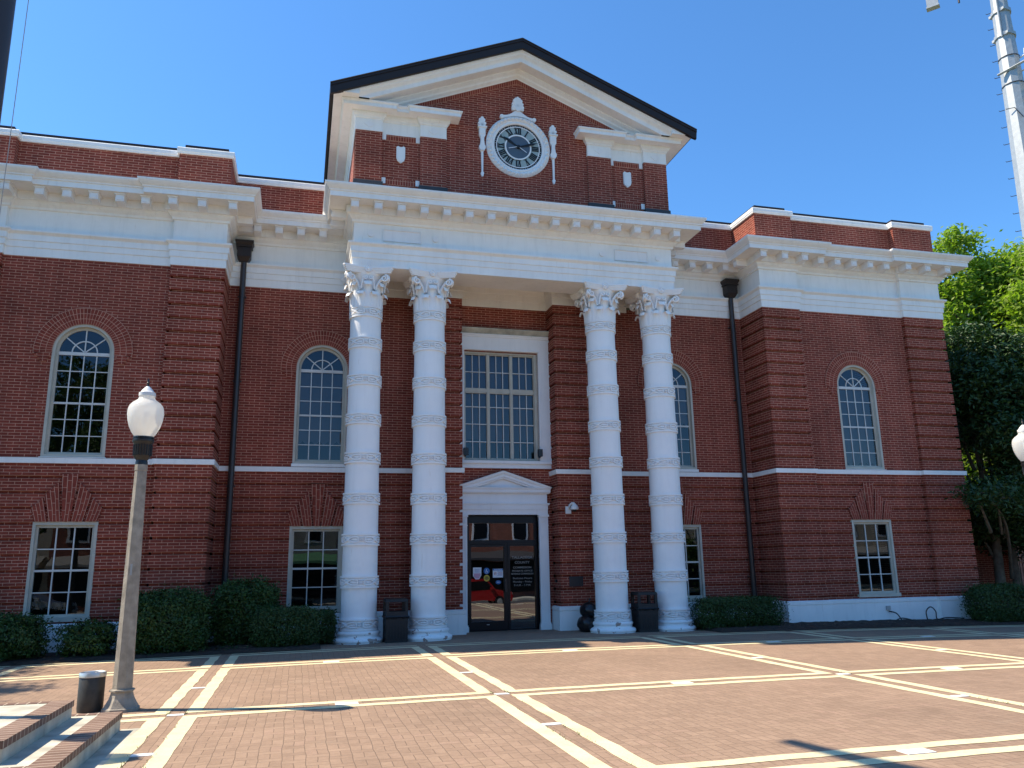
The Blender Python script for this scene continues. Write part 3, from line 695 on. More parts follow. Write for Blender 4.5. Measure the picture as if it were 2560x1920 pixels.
# centre window and its white surround
mb = MB()
yS = .215
mb.box(-1.335, -1.13, yS, .3, 4.38, 7.42); mb.box(.97, 1.30, yS, .3, 4.38, 7.42)
mb.box(-1.335, 1.30, yS, .3, 7.42, 7.80); mb.sweep([(-1.335, .3), (-1.335, yS), (1.30, yS), (1.30, .3)], [(0, 7.79), (.02, 7.80), (.03, 7.84), (.05, 7.86), (.05, 7.88), (0, 7.89)])
mb.box(-1.335, 1.30, yS, .3, 4.18, 4.38); mb.box(-1.36, 1.30, yS-.05, .3, 4.30, 4.375)
for x in (-1.13, .97): mb.box(x-.04 if x < 0 else x, x if x < 0 else x+.04, yS-.02, yS, 4.40, 7.42)
mb.box(-1.17, 1.01, yS-.02, yS, 7.425, 7.47)
ws = mb.build('window_surround', M['white_trim'], CH)
mb = MB().sweep([(-1.335, .3), (-1.335, yS), (1.30, yS), (1.30, .3)], [(0, 7.88), (.10, 7.99), (.12, 8.0), (.12, 8.03), (0, 8.05)]); mb.box(-1.33, 1.295, yS+.01, .3, 7.88, 8.04)
mb.build('weathered_cap', M['concrete'], ws)
mb = MB(); x0, x1, z0, z1, yb, ye = -1.13, .97, 4.38, 7.42, .36, .46
mb.box(x0, x0+.05, yb-.03, ye, z0, z1); mb.box(x1-.09, x1, yb-.03, ye, z0, z1); mb.box(x0+.05, x1-.09, yb-.03, ye, z1-.07, z1); mb.box(x0+.05, x1-.09, yb-.03, ye, z0, z0+.05)
xa, xb = x0+.05, x1-.09; cx = [xa+(xb-xa)*i/3 for i in range(4)]; zt = 6.31
for x in cx[1:3]: mb.box(x-.026, x+.026, yb, ye, z0+.05, z1-.07)
for i in range(3):
    a = cx[i]+(.026 if i else 0); b = cx[i+1]-(.026 if i < 2 else 0)
    mb.box(a, b, yb+.004, ye, zt-.038, zt+.038)
    for p0, p1 in ((z0+.05, zt-.038), (zt+.038, z1-.07)):
        mb.box(a, a+.02, yb+.012, ye-.01, p0, p1); mb.box(b-.02, b, yb+.012, ye-.01, p0, p1); mb.box(a+.03, b-.03, yb+.012, ye-.01, p0, p0+.035); mb.box(a+.03, b-.03, yb+.012, ye-.01, p1-.03, p1)
cw = mb.build('centre_window', M['cream'], CH)
mb = MB()
for i in range(3):
    a = cx[i]+(.026 if i else 0)+.02; b = cx[i+1]-(.026 if i < 2 else 0)-.02
    for k in (1, 2):
        x = a+(b-a)*k/3; mb.box(x-.010, x+.010, yb+.025, ye-.02, z0+.085, zt-.08); mb.box(x-.010, x+.010, yb+.025, ye-.02, zt+.085, z1-.1)
    mb.box(a, b, yb+.028, ye-.02, 6.83, 6.85)
    for z in (5.86, 5.385, 4.905): mb.box(a, b, yb+.028-(.008 if z == 5.385 else 0), ye-.02, z-.010, z+.012)
mb.build('muntins', M['muntin'], cw)
mb = MB(); mb.box(xa, xb, .62, .63, 5.0, z1); mb.build('blind', M['blind'], cw)
mb = MB(); mb.add([(xa, .425, z0+.05), (xb, .425, z0+.05), (xb, .425, z1-.07), (xa, .425, z1-.07)], [(0,1,2,3)]); mb.build('pane', M['glass'], cw)

# ------------------------------------------------------------------ entrance
mb = MB(); yD = .21
for a, b, i in ((-1.30, -1.06, 0), (.895, 1.145, 1)):
    mb.box(a, b, yD, .5, -.05, 2.95); mb.box(a-.03, b+.03, yD-.035, .3, -.05, .13); mb.box(a-.015, b+.015, yD-.02, .3, .13, .17)
    mb.box(a-.02, b+.02, yD-.03, .3, 2.89, 2.95); mb.box(a-.008, b+.008, yD-.014, .3, 2.66, 2.685)
    for k in range(5): x = a+.03+(b-a-.06)*(k+.5)/5; mb.box(x-.012, x+.012, yD-.015, yD, 2.74, 2.87)
    mb.box(a+.04, a+.055, yD-.01, yD, .25, 2.6); mb.box(b-.055, b-.04, yD-.01, yD, .25, 2.6)
mb.box(-1.30, 1.145, yD, .5, 2.95, 3.21); mb.box(-1.30, 1.145, yD-.02, .3, 3.08, 3.2)
mb.sweep([(-1.31, .3), (-1.31, yD), (1.155, yD), (1.155, .3)], [(-.02, 3.20), (.03, 3.20), (.04, 3.235), (.04, 3.25), (-.02, 3.26)])
mb.box(-1.29, 1.135, yD+.01, .3, 3.25, 3.52)
mb.sweep([(-1.31, .3), (-1.31, yD), (1.155, yD), (1.155, .3)], [(-.03, 3.50), (.03, 3.50), (.06, 3.54), (.06, 3.60), (.085, 3.65), (.085, 3.665), (-.03, 3.67)])
cx_, zs = -.077, .345
mb.prism([(-1.33, 3.66), (1.18, 3.66), (cx_, 4.0)], yD+.04, .3)
ds = mb.build('door_surround', M['white_trim'], CH)
mb = MB()
for s in (1, -1):
    A = []; B = []
    for out, dz in ((-.02, -.20), (.03, -.20), (.035, -.165), (.06, -.15), (.06, -.09), (.09, -.05), (.10, 0), (-.05, .02)):
        xe = 1.34 if dz > -.1 else 1.34*(4.10+dz-3.667)/(4.10-3.667+.0)
        xe = min(1.345, (4.10+dz-3.66)/.325)
        A.append((cx_, yD-out, 4.10+dz)); B.append((cx_+s*xe, yD-out, 4.10+dz-.325*xe))
    mb.strip(A, B)
mb.build('door_pediment', M['white_trim'], ds)
mb = MB(); y0, y1 = .42, .52
mb.box(-1.06, -.97, y0, y1, -.03, 2.95); mb.box(.82, .895, y0, y1, -.03, 2.95); mb.box(-.97, .82, y0, y1, 2.74, 2.95); mb.box(-.97, .82, y0, y1, 2.20, 2.30)
mb.box(.065, .13, y0, y1, 0, 2.20); mb.box(.13, .82, y0, y1, -.03, .045); mb.box(.13, .82, y0+.01, y1, 2.14, 2.20)
df = mb.build('door_frame', M['door_frame'], CH)
mb = MB(); mb.add([(-.97, .48, 2.30), (.82, .48, 2.30), (.82, .48, 2.74), (-.97, .48, 2.74)], [(0,1,2,3)]); mb.build('transom_pane', M['door_glass'], df)
mb = MB(); mb.add([(.13, .48, .045), (.82, .48, .045), (.82, .48, 2.14), (.13, .48, 2.14)], [(0,1,2,3)]); sl_ = mb.build('sidelight', M['door_glass'], df)
mb = MB(); y0 = .43
mb.box(-.965, -.915, y0, .5, .02, 2.19); mb.box(-.035, .06, y0, .5, .02, 2.19); mb.box(-.915, -.035, y0, .5, 2.125, 2.19); mb.box(-.915, -.035, y0, .5, .02, .235)
dr = mb.build('door', M['door_frame'], CH)
mb = MB(); mb.add([(-.915, .47, .235), (-.035, .47, .235), (-.035, .47, 2.125), (-.915, .47, 2.125)], [(0,1,2,3)]); mb.build('door_pane', M['door_glass'], dr)
mb = MB(); mb.tube([(-.0, .43, 1.26), (-.03, .37, 1.27), (-.05, .355, 1.22), (-.05, .355, 1.04), (-.03, .37, .99), (0, .43, 1.0)], .014, 8); mb.box(-.02, .045, .415, .43, .96, 1.30)
mb.build('handle', M['black'], dr, 40)
mb = MB(); mb.box(-.51, -.44, .42, .43, .15, .17); mb.build('maker_plate', M['galv'], dr)
ys = .463
mb = MB(); mb.prism([(-.86, 1.38), (-.79, 1.30), (-.70, 1.30), (-.64, 1.40), (-.635, 1.60), (-.86, 1.60)], ys, ys+.004, 0)
mb.prism([(-.84, 1.37), (-.78, 1.32), (-.71, 1.32), (-.66, 1.40), (-.66, 1.45), (-.84, 1.45)], ys-.001, ys, 1)
for k in range(5): mb.box(-.82+.01*(k % 2), -.69, ys-.0015, ys-.0005, 1.47+.02*k, 1.475+.02*k, 2)
mb.build('paper_notice', [M['paper'], M['pink'], M['blue']], dr)
def disc(mb, cx, cz, rx, rz, y0, y1, mi=0, n=24): mb.prism([(cx+rx*cos(2*pi*i/n), cz+rz*sin(2*pi*i/n)) for i in range(n)], y0, y1, mi); return mb
mb = disc(MB(), -.495, 1.508, .08, .08, ys, ys+.004, 0)       # wheelchair symbol
disc(mb, -.50, 1.545, .010, .010, ys-.002, ys, 1); mb.box(-.505, -.493, ys-.002, ys, 1.49, 1.535, 1); mb.box(-.493, -.465, ys-.002, ys, 1.49, 1.50, 1); mb.box(-.475, -.463, ys-.002, ys, 1.462, 1.49, 1)
for i in range(9):
    a = radians(120+i*26); mb.box(-.498+.033*cos(a)-.005, -.498+.033*cos(a)+.005, ys-.002, ys, 1.485+.033*sin(a)-.005, 1.485+.033*sin(a)+.005, 1)
mb.build('round_sticker', [M['blue'], M['paper']], dr, label='blue round wheelchair sticker')
mb = disc(MB(), -.495, 1.325, .08, .085, ys, ys+.004, 0); mb.box(-.555, -.435, ys-.002, ys, 1.315, 1.335, 1); mb.box(-.53, -.46, ys-.002, ys, 1.345, 1.365, 1); mb.box(-.53, -.47, ys-.002, ys, 1.285, 1.30, 1)
mb.build('round_sticker', [M['yellow'], M['black']], dr, label='yellow round sticker with dark bands')
mb = disc(MB(), -.183, 1.215, .072, .05, ys, ys+.004, 0); mb.box(-.22, -.15, ys-.002, ys, 1.21, 1.222, 1); mb.build('oval_sticker', [M['blue'], M['paper']], dr)
mb = MB(); mb.box(-.33, -.055, ys, ys+.004, 1.335, 1.56, 0); mb.box(-.328, -.057, ys-.001, ys, 1.515, 1.558, 1)
c = ringmb(.030, .036, -.001, .001, 24); c.v = [(x-.265, y+ys-.001, z+1.44) for x, y, z in c.v]; mb.add(c.v, c.f, 2)
mb.prism([(-.290, 1.413), (-.284, 1.409), (-.240, 1.467), (-.246, 1.471)], ys-.002, ys-.001, 2); mb.box(-.285, -.25, ys-.002, ys-.0012, 1.44, 1.447, 3); mb.box(-.284, -.276, ys-.002, ys-.0012, 1.43, 1.44, 3)
for k in range(7): mb.box(-.21+.012*(k % 3), -.075-.01*(k % 2), ys-.0015, ys, 1.385+.018*k, 1.391+.018*k, 1 if k not in (2, 4) else 2)
mb.build('notice_sign', [M['paper'], M['blue'], M['red'], M['black']], dr)
def text(body, x, y, z, size, m, parent, name='lettering', width=None, bold=0.0):
    cu = bpy.data.curves.new('t', 'FONT'); cu.body = body; cu.size = size; cu.align_x = 'CENTER'; cu.extrude = .0008; cu.offset = bold
    o = bpy.data.objects.new('t', cu); col.objects.link(o); dg = bpy.context.evaluated_depsgraph_get()
    me = bpy.data.meshes.new_from_object(o.evaluated_get(dg)); bpy.data.objects.remove(o)
    xs = [v.co.x for v in me.vertices]; wd = max(xs)-min(xs); k = width/wd if width else 1
    for v in me.vertices: v.co = Vector((x+v.co.x*k, y-v.co.z, z+v.co.y))
    me.materials.clear(); me.materials.append(m); ob = bpy.data.objects.new(name, me); col.objects.link(ob); ob.parent = parent; return ob
text('NOTICE', -.19, ys-.002, 1.523, .042, M['paper'], dr, 'notice_heading', .2, .001)
for body, z, size, wd, bd in (('TALLADEGA', 1.815, .088, .57, .002), ('COUNTY', 1.685, .088, .41, .002), ('COMMISSION', 1.56, .068, .50, .002), ('PROBATE OFFICE', 1.475, .062, .56, .0015), ('REVENUE COMMISSION', 1.40, .06, .60, .0015),
                              ('Business Hours', 1.285, .068, .52, .0008), ('Monday - Friday', 1.195, .068, .52, .0008), ('8 A.M. - 5 P.M.', 1.105, .072, .46, .0008)):
    text(body, .475, .474, z, size, M['letter'], sl_, 'lettering', wd, bd)

# ------------------------------------------------------------------ the four banded columns
def shaft_r(z): return .412-.032*max(0, min(1, (z-1.5)/6.5))**1.3
mb = MB(); mb.lathe([(shaft_r(.2+7.75*i/24)-.008, .2+7.75*i/24) for i in range(25)], seg=48)
CM = mb.build('column', M['white_col'], CH, 40)
mb = MB()
tor = lambda R, r, zc, a0, a1, n: [(R+r*cos(radians(a0+(a1-a0)*i/n)), zc+r*sin(radians(a0+(a1-a0)*i/n))) for i in range(n+1)]
mb.lathe([(.53, -.06), (.555, .0)]+tor(.515, .055, .055, -50, 70, 7)+[(.49, .125), (.475, .13), (.47, .165), (.475, .17)]+tor(.455, .045, .215, -70, 75, 7)+[(.43, .265), (.425, .285), (.40, .30)], seg=56)
mb.build('base', M['white_col'], CM, 50)
def relief(a, t):
    UP, DN = .020, -.036
    if t < .19 or t > .81: return UP
    q = (t-.19)/.62; d = DN
    s1 = .5+.36*sin(4*a); s2 = .5-.36*sin(4*a)
    sl = sqrt(1+ (1.6*.40*cos(4*a))**2)*.5+.5
    dm = min(abs(q-s1), abs(q-s2))/sl
    if dm < .13: d = UP
    elif min(s1, s2) < q < max(s1, s2) and dm > .20: d = UP-.006
    k = (a*8/(2*pi)); j = round(k); da = (k-j)*2*pi/8*.41/.17
    if j % 2 == 0:
        rr = sqrt(da*da+(q-.5)**2)
        if rr < .34: d = DN
        if rr < .25: d = UP
        if .11 < rr < .16: d = 0
        if abs(abs(da)-.42) < .10 and abs(q-.5) < .1: d = UP
    return d
seg, nz = 320, 26; vs = []
for j in range(nz+1):
    for i in range(seg): a = 2*pi*i/seg; r = 1.02+relief(a, j/nz)/.40; vs.append((r*cos(a-pi/2), r*sin(a-pi/2), -.14+.28*j/nz))
fs = [(j*seg+i, j*seg+(i+1)%seg, (j+1)*seg+(i+1)%seg, (j+1)*seg+i) for j in range(nz) for i in range(seg)]
mb = MB().add(vs, fs)
for z, rr in ((-.14, 1.03), (.14, 1.03)):
    n0 = len(mb.v); mb.add([(.95*cos(2*pi*i/seg-pi/2), .95*sin(2*pi*i/seg-pi/2), z) for i in range(seg)], [])
    base_i = 0 if z < 0 else nz*seg
    for i in range(seg): mb.f.append([base_i+i, base_i+(i+1)%seg, n0+(i+1)%seg, n0+i]); mb.m.append(0); mb.uv.append(None)
b0 = mb.build('band', M['white_col'], CM, 35)
BZ = (7.767, 6.985, 6.058, 5.11, 4.18, 3.228, 2.285, 1.335, .405)
for i, z in enumerate(BZ):
    b = b0 if i == 0 else b0.copy()
    if i: col.objects.link(b)
    k = shaft_r(z)*(1.0 if i < 8 else 1.02); b.location = (0, 0, z); b.scale = (k, k, .98 if i < 8 else .9); b.parent = CM
# capital: bell, two tiers of leaves, corner volutes, small scrolls, rosettes, concave abacus
mb = MB(); mb.lathe([(.345, 7.86), (.345, 8.1), (.35, 8.35), (.375, 8.5), (.43, 8.64), (.47, 8.70), (.47, 8.75)], seg=40)
def leaf(mb, ang, z0, h, w, rb, curl):
    nu, nv = 9, 12; g = []
    for j in range(nv+1):
        t = j/nv
        if t < .8: r = rb+.012+.03*t*t; z = z0+h*t/.8*.92
        else:
            b = (t-.8)/.2*radians(200); r = rb+.032+curl*(1-cos(b)); z = z0+h*.92+curl*1.1*sin(b)
        ww = w*(1-.12*t)*(sqrt(max(0, 1-max(0, t-.72)**2/.13)) if t > .72 else 1)
        for i in range(nu+1):
            u = -1+2*i/nu; rib = .020*abs(sin(u*pi*2.5)); edge = -.032*u*u
            a = ang+u*ww/rb; rr = r+rib*(1-t*.5)+edge; g.append((rr*cos(a), rr*sin(a), z))
    mb.add(g, [(j*(nu+1)+i, j*(nu+1)+i+1, (j+1)*(nu+1)+i+1, (j+1)*(nu+1)+i) for j in range(nv) for i in range(nu)])
for k in range(8):
    leaf(mb, -pi/2+(k+.5)*pi/4, 7.90, .30, .115, .392, .062)
    leaf(mb, -pi/2+k*pi/4, 7.90, .56, .112, .384, .072)
for k in range(4):
    dirn = -pi/4+k*pi/2
    for t in (-.30, .30):            # two ribbons climb to each corner and end in a scroll
        pts = []; rs = []
        for i in range(10):
            q = i/9; a = dirn+t*(1-q)**1.0; r = .41+.22*q**1.7; pts.append(Vector((r*cos(a), r*sin(a), 8.30+.38*q**.75))); rs.append(.030+.012*q)
        fa_ = dirn+(pi/4 if t > 0 else -pi/4); dg_ = Vector((cos(dirn), sin(dirn), 0)); fc_ = Vector((cos(fa_), sin(fa_), 0)); tg = (dg_-fc_*dg_.dot(fc_)).normalized(); ev = (tg*.8+dg_*.3).normalized()
        cc = pts[-1]-ev*.05+fc_*.05+Vector((0, 0, -.09))
        off = Vector((-sin(dirn), cos(dirn), 0))*(.028 if t > 0 else -.028)
        for i in range(1, 24):
            q = i/23; th = radians(95-560*q); rr = .098*(1-.85*q); pts.append(cc+off*.2*min(1, q*3)+ev*(rr*cos(th))+Vector((0, 0, rr*sin(th)))); rs.append(.028*(1-.45*q))
        mb.tube(pts, rs, 7)
    fa = -pi/2+k*pi/2; fd = Vector((cos(fa), sin(fa), 0)); fx = Vector((-sin(fa), cos(fa), 0))
    for t in (-1, 1):                # small inner scrolls under the rosette
        pts = []; rs = []
        for i in range(8):
            q = i/7; pts.append(fd*(.42+.04*q)+fx*t*(.165-.05*q)+Vector((0, 0, 8.32+.30*q))); rs.append(.024)
        cc = fd*.475+fx*t*.06+Vector((0, 0, 8.60))
        for i in range(1, 18):
            q = i/17; th = radians(40-450*q); rr = .058*(1-.85*q); pts.append(cc+fx*(t*rr*cos(th))+Vector((0, 0, rr*sin(th)))); rs.append(.022*(1-.5*q))
        mb.tube(pts, rs, 6)
    # rosette
    c = fd*.49+Vector((0, 0, 8.80)); ring = []
    n0 = len(mb.v)
    mb.lathe([(.085, -.03), (.092, .02), (.075, .045), (.055, .025), (.036, .055), (.0001, .065)], seg=14)
    mt = Matrix.Translation(c) @ fd.to_track_quat('Z', 'Y').to_matrix().to_4x4(); mb.xf(mt, n0)
# abacus outline, concave sides with cut corners
def abacus(s_):
    pts = []
    for k in range(4):
        a = -pi/4+k*pi/2; n_ = 9
        A = Vector((.60, -.56))*s_; Bv = Vector((.60, .56))*s_
        for i in range(n_+1):
            u = i/n_; p = A.lerp(Bv, u)+Vector((-.135*s_*sin(pi*u), 0)); rot = Matrix.Rotation(k*pi/2, 2); pts.append(tuple(rot @ p))
    return pts
for s_, z0, z1 in ((.93, 8.715, 8.75), (.965, 8.75, 8.785), (1.0, 8.785, 8.83), (1.04, 8.83, 8.872)): mb.plate(abacus(s_), z0, z1)
mb.build('capital', M['white_col'], CM, 45)
YCOL = -1.256
for i, x in enumerate((-3.895, -2.30, 2.29, 3.90)):
    c = CM if i == 0 else copy_tree(CM, CH); c.location = (x, YCOL, gz(x))
# bird spikes on the left-hand capital
mb = MB()
for k in range(14):
    x = -4.12+.03*k; mb.tube([(x, -1.80, 8.88), (x+.03*(-1)**k, -1.83, 8.99)], .003, 4)
mb.build('bird_spikes', M['paper'], CH)

# ------------------------------------------------------------------ downspouts
for s in (1, -1):
    D = empty_part('downspout', CH, (s*6.93, -.13, 0))
    mb = MB(); mb.lathe([(.072, gz(7)-.05), (.072, 9.40)], seg=20)
    for z in (1.2, 3.6, 6.2, 8.4): mb.lathe([(.078, z), (.078, z+.035)], seg=20); mb.box(-.10, .10, .03, .13, z+.005, z+.03)
    mb.build('pipe', M['pipe'], D, 40)
    mb = MB(); mb.add([(-.10, -.09, 9.33), (.10, -.09, 9.33), (.10, .11, 9.33), (-.10, .11, 9.33), (-.17, -.15, 9.45), (.17, -.15, 9.45), (.17, .12, 9.45), (-.17, .12, 9.45)], [(0,1,5,4), (1,2,6,5), (2,3,7,6), (3,0,4,7), (0,3,2,1)])
    mb.box(-.17, .17, -.15, .12, 9.45, 9.72); mb.box(-.20, .20, -.18, .12, 9.70, 9.74)
    mb.add([(-.18, -.16, 9.74), (.18, -.16, 9.74), (.18, .12, 9.74), (-.18, .12, 9.74), (-.225, -.20, 9.82), (.225, -.20, 9.82), (.225, .12, 9.82), (-.225, .12, 9.82)], [(0,1,5,4), (1,2,6,5), (2,3,7,6), (3,0,4,7)])
    mb.box(-.225, .225, -.20, .12, 9.82, 9.875)
    mb.build('hopper', M['dark_metal'], D)
# ================================================================== GROUND
def sheet(xs, ys, zf):
    mb = MB(); vs = [(x, y, zf(x, y)) for y in ys for x in xs]; n = len(xs)
    return mb.add(vs, [(j*n+i, j*n+i+1, (j+1)*n+i+1, (j+1)*n+i) for j in range(len(ys)-1) for i in range(n-1)])
def lin(a, b, n): return [a+(b-a)*i/n for i in range(n+1)]
def fall(y): return 0 if y > -15.5 else -.85*min(1, (-15.5-y)/11.5)
def gzz(x, y): return gz(x)+fall(y)
structure(sheet([-900, -200, -60, -30, -18, 18, 30, 60, 200, 900], [-900, -200, -60, -40, -20, 0, 20, 60, 200, 900], lambda x, y: -1.15 if y < -10 else -.32).build('ground', M['ground']))
structure(sheet(lin(-18, 18, 48), lin(-22.5, .9, 40), gzz).build('plaza_paving', M['paver']))
structure(sheet(lin(-18, 18, 24), lin(-27, -22.5, 4), gzz).build('plaza_slope', M['paver']))
structure(sheet(lin(-18, 18, 24), lin(-29.6, -27, 1), lambda x, y: gz(x)-.83).build('verge', M['grass']))
structure(sheet(lin(-90, 90, 4), lin(-41, -29.6, 1), lambda x, y: -.98).build('road', M['asphalt']))
structure(sheet(lin(-90, 90, 4), lin(-45, -41, 1), lambda x, y: -.85).build('far_pavement', M['concrete']))
mb = MB(); mb.box(-90, 90, -41.15, -40.99, -1.1, -.845); mb.box(-18, 18, -29.75, -29.6, -1.1, -.86); structure(mb.build('kerb', M['concrete']))
# pale bands framing the brick panels
PX = [-14.2, -10.4, -6.61, -2.66, 2.475, 6.27, 10.1, 14.0]; PY = [-2.83, -5.03, -9.87, -14.32, -19.0, -23.5]
mb = MB(); HG, BW = .095, .172
def strip_x(x0, x1, y0, y1, z):
    xs = lin(x0, x1, max(1, int((x1-x0)/.25))); n = len(xs); vs = []
    for i, x in enumerate(xs): # ragged mortar edge
        j = lambda k: .006*sin(x*7.3+k)+.005*sin(x*17.1+k*2)
        vs.append((x, y0+j(y0), gzz(x, y0)+z)); vs.append((x, y1+j(y1), gzz(x, y1)+z))
    mb.add(vs, [(2*i, 2*i+2, 2*i+3, 2*i+1) for i in range(n-1)])
def strip_y(x0, x1, y0, y1, z):
    ys = lin(y0, y1, max(1, int((y1-y0)/.25))); n = len(ys); vs = []
    for y in ys:
        j = lambda k: .006*sin(y*7.9+k*3)+.005*sin(y*16.3+k)
        vs.append((x0+j(x0), y, gzz(x0, y)+z)); vs.append((x1+j(x1), y, gzz(x1, y)+z))
    mb.add(vs, [(2*i, 2*i+1, 2*i+3, 2*i+2) for i in range(n-1)])
for xa, xb in zip(PX, PX[1:]):
    for yb, ya in zip(PY, PY[1:]):
        x0, x1, y0, y1 = xa+HG, xb-HG, ya+HG, yb-HG
        strip_x(x0, x1, y1-BW, y1, .004); strip_x(x0, x1, y0, y0+BW, .004); strip_y(x0, x0+BW, y0+BW, y1-BW, .004); strip_y(x1-BW, x1, y0+BW, y1-BW, .004)
    strip_x(xa+HG, xb-HG, PY[0]+HG, PY[0]+HG+.12, .004)
structure(mb.build('paving_bands', M['band']))
mb = MB()
for i, x in enumerate(PX[1:-1]):
    for y in (-7.55, -9.87, -12.05): mb.box(x-.095, x+.095, y-.055, y+.055, gz(x)-.02, gz(x)+.006)
for y in PY[1:4]:
    for a, b in zip(PX, PX[1:]): x = (a+b)/2; mb.box(x-.14, x+.14, y-.08, y+.08, gz(x)-.02, gz(x)+.006)
structure(mb.build('marker_pavers', M['chip']))
# planting beds against the building
def bed(x0, x1, y0, y1, nm='planting_bed'):
    random.seed(int(abs(x0)*10)); xs, ys = lin(x0, x1, int((x1-x0)/.12)), lin(y0, y1, int((y1-y0)/.12))
    return structure(sheet(xs, ys, lambda x, y: gz(x)+(.012 if y in (ys[0],) or x in (xs[0], xs[-1]) else .035+.03*random.random()+.05*sin((y-y0)/(y1-y0)*pi))).build(nm, M['soil']))
bed(-18, -4.75, -2.60, 0.02); bed(4.55, 18, -2.60, .02)
mb = MB()
random.seed(3)
for k in range(260):        # dry leaves and scraps along the edge of the beds
    x = random.choice((random.uniform(-12, -4.8), random.uniform(4.6, 14))); y = random.uniform(-2.6, -1.6); a = random.uniform(0, 6.28); s = random.uniform(.015, .045)
    z = gz(x)+.10+random.uniform(-.02, .03); mb.add([(x+s*cos(a), y+s*sin(a), z), (x-s*.5*sin(a), y+s*.5*cos(a), z+.01), (x-s*cos(a), y-s*sin(a), z+.008), (x+s*.5*sin(a), y-s*.5*cos(a), z)], [(0,1,2,3)])
structure(mb.build('leaf_litter', P(M, 'dry_leaf', (.16, .11, .06), .9)), 'stuff', 'dry leaves scattered over the mulch of the planting beds')
mb = MB(); random.seed(5)
for k in range(420):        # weeds in the joints beside the bands
    bx = random.choice((-6.71+.0, -2.56, -2.76, 2.57, -6.51)); x = bx+random.gauss(0, .012); y = random.choice((random.uniform(-14.5, -10), random.gauss(-9.75, .1), random.gauss(-12.6, .25))); z = gz(x)
    if random.random() < .6 and not (-13.2 < y < -11.9 or -10 < y < -9.5): continue
    a = random.uniform(0, 6.28); h = random.uniform(.01, .03); mb.add([(x-.004*cos(a), y-.004*sin(a), z), (x+.004*cos(a), y+.004*sin(a), z), (x+.02*sin(a), y+.02*cos(a), z+h)], [(0,1,2)])
structure(mb.build('joint_weeds', M['grass']), 'stuff', 'tiny weeds growing in the paving joints')

# ================================================================== STAGE STEPS (bottom left)
ST = thing('platform_steps', 'low concrete platform steps edged with brick coping at the bottom left', 'steps', (-9.3, -12, gz(9)))
def tier(x1, y0, y1, z0, z1, nm):
    L = -14.0; cw = .21; ct = .062
    mb = MB(); mb.box(L, x1-.012, y0+.012, y1-.012, z0-.3, z1-ct); mb.box(L, x1-cw, y0+cw, y1-.12, z1-ct, z1-.006)
    a = mb.build('tier', M['concrete'], None)
    mb = MB()
    for ax, (p, q) in (('y', (y0, y1)), ('xn', (L, x1-cw)), ('xf', (L, x1-cw))):
        if ax == 'y': X0, X1, Y0, Y1 = x1-cw, x1, p, q
        elif ax == 'xn': X0, X1, Y0, Y1 = p, q, y0, y0+cw
        else: X0, X1, Y0, Y1 = p, q, y1-.12, y1
        vs = [(X0,Y0,z1-ct),(X1,Y0,z1-ct),(X1,Y1,z1-ct),(X0,Y1,z1-ct),(X0,Y0,z1),(X1,Y0,z1),(X1,Y1,z1),(X0,Y1,z1)]
        fs = [(4,5,6,7), (0,1,5,4), (1,2,6,5), (2,3,7,6), (3,0,4,7)]
        u = (lambda v: (v[0]-x1+.27, v[1])) if ax == 'y' else (lambda v: (v[1]-Y0+.006, v[0]))
        uvs = []
        for f in fs:
            if f == (4,5,6,7): uvs.append([u(vs[k]) for k in f])
            else: uvs.append([(.02+(vs[k][2]-z1+ct)*2, (vs[k][1] if abs(vs[f[0]][0]-vs[f[1]][0]) < 1e-6 else vs[k][0])) for k in f])
        mb.add(vs, fs, 0, uvs)
    b = mb.build('coping', M['coping_brick'], None)
    for o in (a, b): o.parent = ST; o.location = (9.3, 12, -gz(9))
tier(-7.05, -13.36, -10.66, gz(7), .160, 'a'); tier(-7.49, -13.0, -10.86, .155, .330, 'b')
mb = MB(); mb.box(-7.06, -6.715, -13.6, -10.6, -.2, gz(6.9)+.003); structure(mb.build('concrete_apron', M['concrete']))

